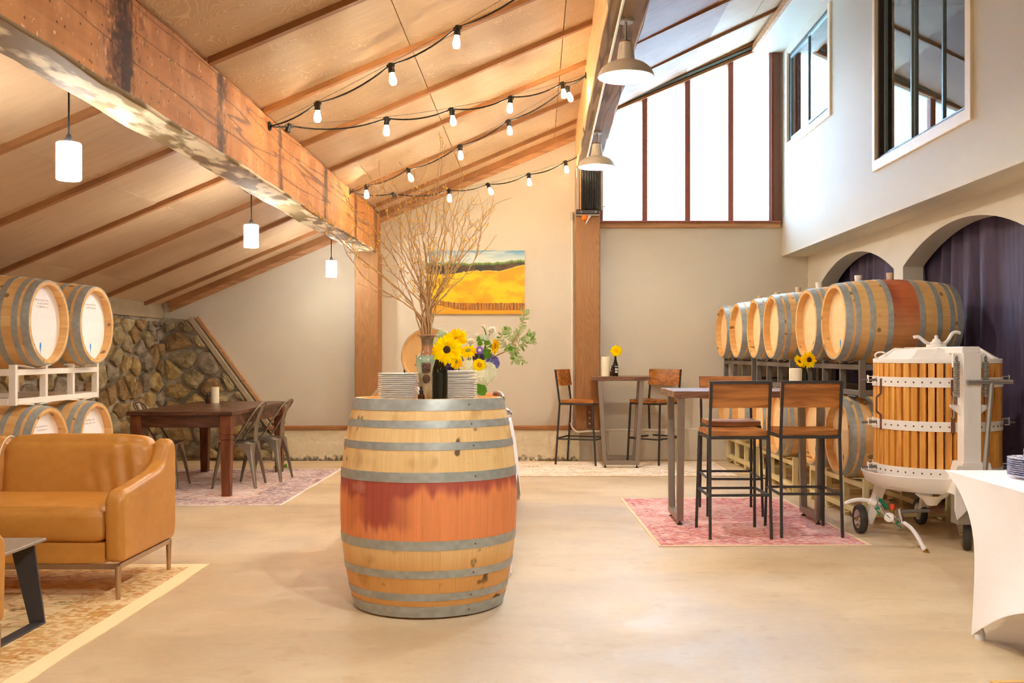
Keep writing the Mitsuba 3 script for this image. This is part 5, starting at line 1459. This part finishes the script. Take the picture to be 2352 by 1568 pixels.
obj('body', lathe([(a, b * VH / .3535) for a, b in vp], 56), 'vase_glaze', k, smooth=50, to=tm(vx, vy, vz))
def on_vase(ring, zc, R, th):
    """A flat piece bent around the vase's front, centred at height zc."""
    m = extrude(Polygon(ring).buffer(0), th)
    m = m.subdivide_to_size(.012)
    v = m.vertices
    a = v[:, 0] / R
    rr = R + v[:, 2]
    slope = .0
    return trimesh.Trimesh(np.c_[rr * np.sin(a) + vx, vy - rr * np.cos(a), zc + v[:, 1]], m.faces)
sq = round_poly([(-.023, -.030), (.022, -.026), (.024, .026), (-.024, .028)], .006, 40)
rn = [(.020 * math.cos(t), .024 * math.sin(t)) for t in np.linspace(0, 2 * PI, 30)[:-1]]
def crest(ring, zc, Ra, Rb):
    m = on_vase(ring, zc, (Ra + Rb) / 2, .004)
    z = m.vertices[:, 2] - zc
    c = V(vx, vy)
    d = m.vertices[:, :2] - c
    m.vertices[:, :2] = c + d * (1 + (Rb - Ra) / ((Ra + Rb) / 2) * z / .06)[:, None]
    return m
obj('crest', crest(sq, vz + .176, .0515, .0595), 'clay_mark', k, label='square brown clay crest')
obj('crest', crest(rn, vz + .118, .0445, .0525), 'clay_mark', k, label='round brown clay crest')
obj('crest_relief', cat([tube([V(vx + x_ + .010 * math.cos(t), vy - .0615 + dy_, vz + z_ + .007 * math.sin(t)) for t in np.linspace(s_, s_ + 4, 12)], .0016, 5) for x_, z_, s_, dy_ in ((-.006, .185, 0, -.001), (.008, .172, 2, .001), (-.008, .165, 1, .003), (.003, .118, 3, .0095))]), 'frame_dark', k)

def wine_bottle(x, y, z, R, H, label, cat_='bottle', matn='bottle_glass', group=None, lines=False):
    k = thing('wine_bottle', label, cat_, group)
    pr = [(0, .012), (.6, .003), (.95, 0), (1, .012), (1, .46), (.97, .53), (.86, .60), (.64, .69), (.46, .77), (.40, .82), (.37, .93), (.37, .955), (.42, .957), (.42, .985), (.38, 1.0), (.26, 1.0), (.25, .93)]
    obj('glass', lathe([(a * R, b * H) for a, b in pr], 36), matn, k, smooth=50, to=tm(x, y, z))
    if lines:
        for q, (w, h, zz) in enumerate(((.7, .03, .47), (.62, .09, .34), (.5, .035, .24), (.6, .05, .185))):
            a = np.linspace(-w, w, 12)
            p = np.array([[((R + .0008) * math.sin(s), -(R + .0008) * math.cos(s), (zz + dz * h / 2) * H) for dz in (-1, 1)] for s in a])
            obj('label_print', (np.vstack([p.reshape(-1, 3), p.reshape(-1, 3) * V(1.01, 1.01, 1)]), np.vstack([[(2 * i, 2 * i + 1, 2 * i + 3), (2 * i, 2 * i + 3, 2 * i + 2)] for i in range(11)] + [[(24 + 2 * i, 24 + 2 * i + 3, 24 + 2 * i + 1), (24 + 2 * i, 24 + 2 * i + 2, 24 + 2 * i + 3)] for i in range(11)])), 'porcelain', k, to=tm(x, y, z, rz=.35), label='pale printed label')
    return k
wine_bottle(-.498, 5.17, ztop(5.17), .0405, .298, 'dark wine bottle holding the large sunflower on the big cask')
def dropper(x, y, z, s, label):
    k = thing('dropper_bottle', label, 'bottle')
    M = tm(x, y, z)
    obj('bottle', lathe([(0, 0), (.0185 * s, 0), (.0205 * s, .004 * s), (.0205 * s, .040 * s), (.016 * s, .048 * s), (.010 * s, .052 * s), (.009 * s, .056 * s), (0, .056 * s)], 28), 'amber_glass', k, smooth=50, to=M)
    obj('cap', lathe([(0, .053 * s), (.0125 * s, .053 * s), (.0125 * s, .069 * s), (.008 * s, .072 * s), (.0065 * s, .09 * s), (.004 * s, .094 * s), (0, .095 * s)], 20), 'black_plastic', k, smooth=40, to=M)
dropper(-.590, 5.13, ztop(5.13), .86, 'small amber dropper bottle in front of the vase on the big cask')

# ------------------------------------------------------------------ flowers
def petal_mesh(L, W, curl, n=6):
    rows = []
    for t in np.linspace(0, 1, n):
        w = W * (math.sin(PI * min(1, .16 + t * .84)) ** .6) * (1 if t < 1 else .05)
        z = -curl * t * t * L + .05 * L * math.sin(PI * t)
        rows.append([(-w / 2, t * L, z - .02 * L), (0, t * L, z), (w / 2, t * L, z - .02 * L)])
    p = np.array(rows)
    I, J = np.meshgrid(np.arange(n - 1), np.arange(2), indexing='ij')
    q = np.stack([I * 3 + J, (I + 1) * 3 + J, (I + 1) * 3 + J + 1, I * 3 + J + 1], -1).reshape(-1, 4)
    return p.reshape(-1, 3), np.vstack([q[:, [0, 1, 2]], q[:, [0, 2, 3]]])
petal_ply = {c: mikit.ply(petal_mesh(1.0, .44, .22), c) for c in ('petal_yellow', 'petal_gold', 'petal_purple')}
petal_ply['petal_white'] = mikit.ply(petal_mesh(1.0, .95, -.35), 'petal_white')
def flower(name, label, catg, c, n, R, disc_r, npet, colors, disc, stem_to=None, group=None, tilt=.12, joined=False, seed=0, layers=2, back_green=False):
    r = np.random.default_rng(seed + int(abs(c[0] * 1000)))
    k = thing(name, label, catg, group)
    M = face_to(c, n)
    mats = []
    for lay in range(layers):
        for i in range(npet):
            a = 2 * PI * (i + .5 * lay) / npet + r.normal(0, .06)
            s = (R - disc_r * .6) * r.uniform(.86, 1.06) * (1 - .12 * lay)
            t = trimesh.transformations
            m_ = t.rotation_matrix(a, [0, 0, 1]) @ t.translation_matrix([0, disc_r * .6, .004 * lay]) @ t.rotation_matrix(tilt * (1 + lay) + r.normal(0, .1), [1, 0, 0]) @ np.diag([s * r.uniform(.85, 1.1), s, s, 1])
            mats.append((m_, colors[r.integers(len(colors))]))
    if joined:
        pv, pf = petal_mesh(1.0, .30, .22)
        m = cat([trimesh.Trimesh(trimesh.transform_points(pv, q), pf, process=False) for q, _ in mats])
        obj('petals', m, colors[0], k, to=M)
    else:
        for q, cname in mats:
            obj('petal', petal_ply[cname], None, k, to=M @ q)
    if disc:
        dm = ball((0, 0, 0), (disc_r, disc_r, disc_r * .42), 3)
        dm.vertices *= 1 + .07 * (meshkit.noise(dm.vertices / disc_r * 9)[:, None] - .5)
        obj('disc', dm, disc, k, smooth=False, to=M @ tm(0, 0, .004))
    if back_green:
        obj('calyx', lathe([(disc_r * .9, -.004), (disc_r * .8, -.016), (.006, -.03), (0, -.03)], 14), 'stem_green', k, to=M)
    if stem_to is not None:
        nn = np.asarray(n, float) / np.linalg.norm(n)
        s0 = np.asarray(c) - nn * .008
        obj('stem', tube(smooth_path([s0, s0 - nn * .05 - V(0, 0, .015), (s0 - nn * .05) * .35 + np.asarray(stem_to) * .65 + V(0, 0, .01), stem_to], 16), .0042, 7), 'stem_green', k, smooth=True)
    return k
# in the dark bottle on the cask
flower('sunflower', 'large sunflower with dark brown centre in the dark wine bottle', 'sunflower', at(1027, 803, 5.10), (-.18, -1, .08), .083, .021, 17, ['petal_yellow', 'petal_yellow', 'petal_gold'], 'disc_brown', V(-.498, 5.17, ztop(5.17) + .20), seed=1, tilt=.18)
# the bouquet stands in a glass vase on the long table behind
by_ = 6.22
bvx, bvz = at(1085, 0, by_)[0], .748
k = thing('bouquet_vase', 'glass vase of the mixed bouquet on the table behind the big cask', 'vase')
obj('glass', lathe([(0, 0), (.055, 0), (.06, .01), (.065, .36), (.062, .365), (.058, .36), (.053, .015), (0, .012)], 36), 'porcelain', k, smooth=50, to=tm(bvx, by_, bvz))
neck = V(bvx, by_, bvz + .35)
B = lambda px, py, y=by_: at(px, py, y)
flower('sunflower', 'sunflower behind the dark bottle flower, topmost of the bouquet', 'sunflower', B(1047, 781, 6.15), (-.25, -.75, .55), .082, .022, 18, ['petal_yellow', 'petal_gold'], 'disc_gold', neck, seed=2, tilt=.25)
flower('sunflower', 'sunflower with orange ring facing upward in the middle of the bouquet', 'sunflower', B(1075, 806, 6.08), (.0, -.62, .75), .062, .018, 16, ['petal_gold', 'petal_yellow'], 'disc_green', neck, seed=3, tilt=.05)
flower('sunflower', 'small round sunflower above the white hydrangeas', 'sunflower', B(1101, 838, 6.03), (.05, -1, .05), .043, .016, 16, ['petal_yellow'], 'disc_gold', neck, seed=4, tilt=.12)
flower('sunflower', 'half hidden sunflower beside the purple blooms above the plates', 'sunflower', B(1050, 831, 6.05), (-.5, -.8, .1), .050, .014, 15, ['petal_gold', 'petal_yellow'], 'disc_green', neck, seed=5, tilt=.4)
flower('sunflower', 'sunflower seen from the side at the right of the bouquet', 'sunflower', B(1135, 795, 6.15), (.93, -.35, -.05), .058, .02, 16, ['petal_yellow', 'petal_gold'], 'disc_gold', neck, seed=6, tilt=.30, back_green=True)
flower('aster', 'purple aster with pale centre in the bouquet', 'aster', B(1102, 804, 6.02), (.1, -1, .1), .025, .011, 20, ['petal_purple'], 'petal_white', neck, seed=7, tilt=.1)
for i, (px, py, R) in enumerate(((1128, 761, .036), (1111, 752, .017), (1097, 772, .022), (1081, 788, .032))):
    flower('dahlia', ('large white dahlia at the top of the bouquet', 'small white dahlia bud, highest of the bouquet', 'white dahlia bud left of the large one', 'white dahlia between two sunflowers')[i], 'dahlia', B(px, py, 6.2), ((.3, -.8, .3), (-.2, -.6, .6), (-.6, -.6, .2), (.1, -.7, .6))[i], R, R * .3, 11, ['petal_white'], 'petal_white', neck, seed=10 + i, tilt=.30, layers=4)
def hydrangea(c, R, matn, label, seed, squash=1.0):
    r = np.random.default_rng(seed)
    ms = []
    N = int(260 * (R / .05))
    for i in range(N):
        z = 1 - 2 * (i + .5) / N; a = i * 2.399963
        d = V(math.sqrt(1 - z * z) * math.cos(a), math.sqrt(1 - z * z) * math.sin(a), z * squash)
        M = face_to(np.asarray(c) + d * R * r.uniform(.86, 1.06), d + r.normal(0, .25, 3), r.uniform(0, 6), R * r.uniform(.24, .32))
        v, f = [], []
        for q in range(4):
            b = q * PI / 2
            o = len(v)
            v += [(0, 0, 0), (.62 * math.cos(b - .55), .62 * math.sin(b - .55), .16), (1.0 * math.cos(b), 1.0 * math.sin(b), .05), (.62 * math.cos(b + .55), .62 * math.sin(b + .55), .16)]
            f += [(o, o + 1, o + 2), (o, o + 2, o + 3)]
        ms.append(trimesh.Trimesh(trimesh.transform_points(np.array(v), M), f, process=False))
    k = thing('hydrangea', label, 'hydrangea')
    obj('florets', cat(ms), matn, k, kind='stuff')
    obj('stem', tube(smooth_path([np.asarray(c), np.asarray(c) * .5 + neck * .5 - V(0, 0, .01), neck], 10), .005, 6), 'stem_green', k)
hydrangea(B(1076, 845, 6.08), .045, 'floret_white', 'creamy white hydrangea just above the right plate stack', 1)
hydrangea(B(1104, 869, 6.05), .052, 'floret_white', 'creamy white hydrangea, lowest of the bouquet, right of the plates', 2)
hydrangea(B(1122, 855, 6.15), .048, 'floret_white', 'creamy white hydrangea at the lower right of the bouquet', 3, 1.25)
hydrangea(B(1131, 833, 6.22), .042, 'floret_blue', 'lavender blue hydrangea at the right of the bouquet', 4, 1.1)
hydrangea(B(1031, 845, 6.12), .035, 'floret_plum', 'dark purple hydrangea between bottle and plates', 5)
hydrangea(B(1099, 822, 6.18), .034, 'floret_plum', 'dark purple hydrangea under the aster', 6)
hydrangea(B(1014, 768, 6.3), .030, 'leaf_pale', 'pale green hydrangea behind the vase mouth', 7)
hydrangea(B(1003, 785, 6.3), .026, 'leaf_pale', 'small pale green cluster right of the vase neck', 8, 1.5)
def leaf_mesh(W=.42):
    p = []
    for t in np.linspace(0, 1, 6):
        w = W * math.sin(PI * t ** .85) * .5 + .004
        p.append([(-w, t, .06 * math.sin(PI * t) + .05 * w), (0, t, .03 * math.sin(PI * t)), (w, t, .06 * math.sin(PI * t) + .05 * w)])
    p = np.array(p)
    I, J = np.meshgrid(np.arange(5), np.arange(2), indexing='ij')
    q = np.stack([I * 3 + J, (I + 1) * 3 + J, (I + 1) * 3 + J + 1, I * 3 + J + 1], -1).reshape(-1, 4)
    return p.reshape(-1, 3), np.vstack([q[:, [0, 1, 2]], q[:, [0, 2, 3]]])
leaf_ply = mikit.ply(leaf_mesh(), 'leaf_green')
leaf_wide = mikit.ply(leaf_mesh(.75), 'leaf_green')
def leaf(parent, base, tip, up, wide=False, matn=None):
    base, tip = np.asarray(base, float), np.asarray(tip, float)
    d = tip - base; L = np.linalg.norm(d); b = d / L
    a = np.cross(b, up); a /= np.linalg.norm(a); n = np.cross(a, b)
    M = np.eye(4); M[:3, 0], M[:3, 1], M[:3, 2], M[:3, 3] = a * L, b * L, n * L, base
    return obj('leaf', leaf_wide if wide else leaf_ply, matn, parent, to=M)
# green leaves of the bouquet
k = thing('leafy_stem', 'green leafy stem drooping below the white hydrangeas', 'leaves')
s0 = B(1094, 872, 6.0)
obj('stem', tube(smooth_path([neck, B(1090, 880, 6.1), s0], 8), .003, 6), 'stem_green', k)
for a, b in (((1096, 880), (1104, 906)), ((1098, 884), (1114, 911)), ((1094, 882), (1095, 905)), ((1100, 886), (1119, 900)), ((1092, 884), (1100, 900))):
    leaf(k, B(*a, 6.0), B(*b, 5.98), V(.1, -1, .2), True)
k = thing('leafy_stem', 'green leaves under the large white dahlia', 'leaves')
obj('stem', tube(smooth_path([neck, B(1100, 810, 6.24), B(1108, 775, 6.22)], 8), .003, 6), 'stem_green', k)
for a, b in (((1110, 775), (1094, 783)), ((1112, 778), (1100, 768)), ((1114, 780), (1124, 770)), ((1112, 785), (1128, 790)), ((1106, 784), (1098, 795)), ((1114, 800), (1112, 828)), ((1118, 800), (1124, 824))):
    leaf(k, B(*a, 6.2), B(*b, 6.17), V(.1, -1, .3), True, 'leaf_green' if b[1] > 780 else 'leaf_pale')
k = thing('eucalyptus_branch', 'sage green leafy branch reaching right out of the bouquet', 'branch')
rnd = np.random.default_rng(44)
main = [(1130, 823), (1150, 812), (1172, 798), (1181, 780), (1190, 764), (1199, 745), (1204, 715)]
mp3 = smooth_path([B(x, y, 6.2 - .02 * i) for i, (x, y) in enumerate(main)], 40)
obj('stem', tube(mp3, np.linspace(.0045, .0018, 40), 7), 'twig', k, smooth=True, label='orange brown stem')
subs = [mp3[22:]]
for st, path in ((20, [(1160, 795), (1150, 778), (1157, 760)]), (22, [(1195, 795), (1212, 785), (1232, 790)]), (20, [(1185, 812), (1196, 826), (1206, 834)]), (25, [(1196, 780), (1212, 770), (1220, 768)]), (26, [(1170, 775), (1163, 762), (1168, 752)]), (20, [(1178, 815), (1176, 826), (1180, 832)])):
    sp = smooth_path([mp3[st]] + [B(x, y, 6.1 + rnd.uniform(-.05, .08)) for x, y in path], 22)
    obj('twig', tube(sp, np.linspace(.0022, .001, 22), 5), 'twig', k, smooth=True)
    subs.append(sp[4:])
for sp in subs:
    for i in range(0, len(sp) - 1, 3 if len(sp) > 19 else 2):
        o = sp[i]; t = sp[min(i + 1, len(sp) - 1)] - sp[max(i - 1, 0)]; t /= np.linalg.norm(t) + 1e-9
        for s in (-1, 1):
            sd = np.cross(t, V(0, -1, 0)) * s + t * .7 + rnd.normal(0, .25, 3)
            sd /= np.linalg.norm(sd)
            leaf(k, o, o + sd * rnd.uniform(.024, .044), V(rnd.normal(0, .5), -1, rnd.normal(0, .5)), rnd.random() < .15, 'leaf_sage' if rnd.random() < .8 else 'leaf_green')
leaf(k, B(1184, 826, 6.1), B(1194, 838, 6.08), V(0, -1, .1), True, 'leaf_sage')

# bare branches with yellow buds in the ceramic vase
tips = [(672, 424), (708, 468), (700, 520), (757, 397), (770, 455), (826, 374), (838, 420), (872, 368), (886, 395), (906, 368), (934, 440), (960, 380), (972, 425), (1012, 303), (1022, 330), (1040, 380), (1062, 388), (1050, 440), (1076, 430), (1092, 446), (1085, 505), (1124, 474), (1130, 512), (1165, 452), (1000, 400), (915, 470), (1060, 480), (945, 500)]
rb = np.random.default_rng(9)
bud_sph = trimesh.creation.icosphere(1, 1.0)
mouth = V(vx, vy, vz + VH - .01)
special = {0: 'bare branch reaching farthest left across the orange beam', 13: 'tallest bare branch of the vase, tip against the ceiling', 23: 'bare branch reaching farthest right above the painting', 22: 'bare branch ending in front of the painting top edge, right side', 5: 'bare branch curling up under the string light left of the middle'}
lab_b = 'bare forsythia branch with small yellow buds in the ceramic vase'
for i, (tx, ty) in enumerate(tips):
    yt = vy + rb.uniform(-.18, .30)
    tip = at(tx, ty, yt)
    o = mouth + V(rb.uniform(-.016, .016), rb.uniform(-.016, .016), -.05)
    dx = tip[0] - o[0]; H_ = tip[2] - o[2]
    side = rb.uniform(.10, .24)
    p1 = o + V(dx * side * .8 + rb.normal(0, .008), (yt - vy) * .2, H_ * .30)
    p2 = o + V(dx * rb.uniform(.42, .55) + rb.normal(0, .02), (yt - vy) * .5, H_ * .58)
    p3 = o + V(dx * rb.uniform(.70, .82) + rb.normal(0, .02), (yt - vy) * .8, H_ * rb.uniform(.80, .86))
    path = smooth_path([o, p1, p2, p3, tip], 44)
    path[6:] += np.cumsum(rb.normal(0, .0030, (38, 3)), 0) * V(1, 1, .4)
    k = thing('bare_branch', special.get(i, lab_b), 'branch', 'bare branches in the ceramic vase')
    r0 = rb.uniform(.0032, .0056)
    obj('stem', tube(path, np.linspace(r0, .0013, 44), 6), 'twig', k, smooth=True)
    tw, buds = [], []
    def bud(c):
        b = bud_sph.copy(); s = rb.uniform(.0016, .0046)
        b.vertices = b.vertices * (s, s, s * 1.4) + c
        buds.append(b)
    for j in range(rb.integers(10, 17)):
        a = rb.integers(10, 41)
        t = path[a + 1] - path[a]; t /= np.linalg.norm(t)
        d = t * .8 + rb.normal(0, .55, 3) * V(1, .7, .6); d /= np.linalg.norm(d)
        L = rb.uniform(.04, .20) * (1 - .4 * a / 44)
        e = path[a] + d * L + V(0, 0, .25 * L)
        tp = smooth_path([path[a], path[a] + d * L * .5 + rb.normal(0, .006, 3), e], 8)
        tw.append(tube(tp, np.linspace(.0018, .0008, 8), 5))
        for c in tp[3:]:
            if rb.random() < .30:
                bud(c + rb.normal(0, .003, 3))
    for a in range(20, 44):
        if rb.random() < .22:
            bud(path[a] + rb.normal(0, .004, 3))
    obj('twigs', cat(tw), 'twig', k, kind='stuff')
    if buds:
        obj('buds', cat(buds), 'bud_yellow', k, kind='stuff', label='small yellow buds')

# ------------------------------------------------------------------ things on the long table behind the cask
def keg(c, r, L, label, text=True):
    k = thing('wooden_keg', label, 'keg')
    M = tm(c[0], c[1], c[2], rx=-PI / 2)            # local +z runs away from the viewer (+y)
    prof = [(r * .93, .012), (r * .98, 0), (r, .004), (r * 1.05, L / 2), (r, L - .004), (r * .98, L)]
    obj('shell', lathe([(r * .96, 0)] + [(r + (r * .06) * math.sin(PI * t), L * t) for t in np.linspace(0, 1, 12)] + [(0, L)], 56), 'chime_wood', k, smooth=40, to=M, uv=None)
    obj('inner_chime', lathe([(r * .96, 0), (r * .90, .022), (r * .90, .03)], 56), 'head_keg', k, smooth=40, to=M)
    m = lathe([(0, .024), (r * .915, .024), (r * .915, .034), (0, .034)], 48)
    obj('head', (m.vertices, m.faces), 'head_keg', k, uv=np.c_[m.vertices[:, 0] + .5, m.vertices[:, 1]], to=M)
    for a, b in ((.0, .03), (.07, .09), (L - .09, L - .07), (L - .03, L)):
        f = lambda z: r + r * .06 * math.sin(PI * z / L)
        obj('hoop', lathe([(f(a) + .0, a), (f(a) + .004, a), (f(b) + .004, b), (f(b) + .0, b)], 56), 'galvanized', k, smooth=40, to=M)
    if text:
        t = meshkit.text_mesh('H', .020, .0012); t2 = meshkit.text_mesh('N', .016, .0012)
        T_ = lambda m, x, z: mv(m, c[0] + x, c[1] + .0235, c[2] + z, rx=PI / 2)
        obj('brand_letter', T_(t, -.105, -.012), 'rust', k); obj('brand_letter', T_(t2, -.115, -.075), 'rust', k)
    s = numbered('cradle', k)
    for y_ in (c[1] + .05, c[1] + L - .08):
        for sx in (-1, 1):
            obj('foot', hull([(c[0] + sx * x_, y_ + d_, z_) for d_ in (0, .03) for x_, z_ in ((r * .35, .746), (r * .95, .746), (r * .95, c[2] - r * .45), (r * .86, c[2] - r * .52), (r * .40, c[2] - r * .97))]), 'dark_wood', s)
keg(at(986, 818, 7.6), .212, .42, 'small wooden keg with branded round head behind the ceramic vase')
keg(V(-.905, 6.45, .962), .19, .36, 'small wooden keg low behind the left plate stack, mostly hidden', text=False)
k = thing('chafing_dish', 'chrome and copper chafing dish on the table behind the big cask', 'chafing dish')
X0, X1, Y1, Y2 = -.60, -.235, 6.5, 6.95
obj('water_pan', box(X0, X1, Y1, Y2, .90, .985, .015), 'chrome', k)
lid = [(X, Y, z) for X, Y, z in ((X0, Y1, .99), (X1, Y1, .99), (X0, Y2, .99), (X1, Y2, .99), (X0 + .02, Y1 + .10, 1.075), (X1 - .02, Y1 + .10, 1.075), (X0 + .02, Y2 - .10, 1.075), (X1 - .02, Y2 - .10, 1.075))]
obj('lid', hull(lid), 'copper', k)
obj('lid_edge', box(X1 - .012, X1 + .006, Y1, Y2, .985, 1.0, .003), 'chrome', k)
obj('handle', tube(smooth_path([(X1 - .04, Y1 + .12, 1.06), (X1 - .02, Y1 + .06, 1.09), (X1 + .01, Y1 + .02, 1.07), (X1 + .012, Y1 - .01, 1.02)], 16), .014, 10), 'chrome', k, smooth=True)
obj('corner_knob', cat(cyl(V(X1 + .0, Y1 + .03, 1.0), V(X1 + .055, Y1 + .0, .965), .016, 12), ball((X1 + .06, Y1 - .003, .955), .018, 2)), 'chrome', k, smooth=True)
for a in (X0 + .02, X1 - .02):
    for b in (Y1 + .03, Y2 - .03):
        obj('leg', cyl(V(a, b, .747), V(a, b, .905), .010, 10), 'chrome', k, smooth=40)

# ------------------------------------------------------------------ candles, bottles and flowers on the other tables
def candle(x, y, z, r, h, label):
    k = thing('pillar_candle', label, 'candle')
    obj('wax', lathe([(0, 0), (r, 0), (r, h - .004), (r - .004, h), (r * .7, h - .004), (0, h - .010)], 40), 'wax', k, smooth=50, to=tm(x, y, z))
    obj('wick', cyl(V(x, y, z + h - .012), V(x + .001, y, z + h + .004), .0015, 6), 'black_cord', k)
candle(-3.535, 11.02, .80, .042, .172, 'ivory pillar candle on the dining table')
dropper(-3.575, 10.90, .80, 1.22, 'small amber dropper bottle beside the candle on the dining table')
zh = 1.066 + .006
candle(.826, 11.94, zh, .051, .232, 'tall ivory pillar candle on the far high table')
wine_bottle(.945, 11.97, zh, .033, .245, 'dark labelled bottle holding a sunflower on the far high table', lines=True)
dropper(.902, 11.90, zh, 1.35, 'small dark dropper bottle in front of the labelled bottle on the far table')
flower('sunflower', 'single yellow sunflower in the bottle on the far high table', 'sunflower', at(1415.5, 805.5, 11.93), (.05, -1, .12), .078, .024, 14, ['petal_yellow'], 'petal_gold', V(.945, 11.97, zh + .16), seed=31, tilt=.12)
zn = 1.049 + .006
candle(2.075, 8.02, zn, .051, .172, 'wide ivory pillar candle on the near high table')
wine_bottle(2.163, 8.10, zn, .032, .235, 'dark bottle holding two sunflowers on the near high table')
flower('sunflower', 'sunflower with brown centre facing the viewer on the near high table', 'sunflower', at(1858, 826, 8.03), (.22, -1, .1), .072, .022, 15, ['petal_yellow', 'petal_gold'], 'disc_brown', V(2.163, 8.10, zn + .15), seed=32, tilt=.10)
flower('sunflower', 'drooping sunflower seen from behind with green calyx on the near high table', 'sunflower', at(1838, 829, 8.06), (-.75, -.3, -.45), .062, .016, 14, ['petal_yellow', 'petal_gold'], 'disc_brown', V(2.163, 8.10, zn + .15), seed=33, tilt=.25, back_green=True)
# blue rimmed plates on the right table
def blue_c(p, n, uv):
    rr = dr.sqrt(dr.square(uv.x) + dr.square(uv.y))
    c1, c2, cr = voronoi(uv.x * 9, uv.y * 9)
    k_ = smoothstep(.45, .65, fbm(uv.x * 14, uv.y * 14, 1, 3)) * smoothstep(.05, .3, rr)
    col = mix(lin(238, 238, 244), lin(90, 100, 170), k_ * .85)
    return mix(col, lin(120, 130, 190), smoothstep(.96, 1.0, rr) * .5)
mat('blue_china', P(blue_c), .15, spec=.5)
def china(R):
    m = lathe([(0, .0), (R * .55, .0), (R * .60, .003), (R * .72, .006), (R * .98, .018), (R, .020), (R * .99, .0215), (R * .93, .0195), (R * .68, .0085), (R * .55, .0055), (0, .005)], 64)
    return mikit.ply((m.vertices, m.faces), 'blue_china', True, uv=m.vertices[:, :2] / R)
big_china, small_china = china(.136), china(.082)
z = .752
for i in range(9):
    tag(obj('china_plate', big_china, None, to=tm(2.385, 4.76, z, rz=i * 1.3)), 'blue and white dinner plate, ' + ('lowest', 'second lowest', 'third lowest', 'fourth lowest', 'fifth', 'fourth from the top', 'third from the top', 'second from the top', 'topmost')[i] + ' of the stack on the white table', 'plate', 'blue and white plates on the right table')
    z += .0098
for i in range(4):
    tag(obj('saucer', small_china, None, to=tm(2.40, 4.75, z + .004, rz=i * 2.1)), 'small blue and white saucer on the china plates, ' + ('lowest', 'second lowest', 'second from the top', 'topmost')[i] + ' of four', 'plate', 'blue and white saucers on the right table')
    z += .0085
# a fallen sprig on the rug
k = thing('leaf_sprig', 'small fallen green leaf sprig on the floor under the metal chairs', 'leaves')
o = V(-3.05, 11.60, .012)
obj('stem', tube([o, o + V(.10, -.01, .006), o + V(.2, .0, .0)], .003, 6), 'stem_green', k)
for i in range(9):
    a = o + V(.02 * i + .02, 0, .006)
    leaf(k, a, a + V(rnd.uniform(-.02, .06), rnd.uniform(-.06, .06), rnd.uniform(.012, .05)), V(.1, -.2, 1), True, 'leaf_green')
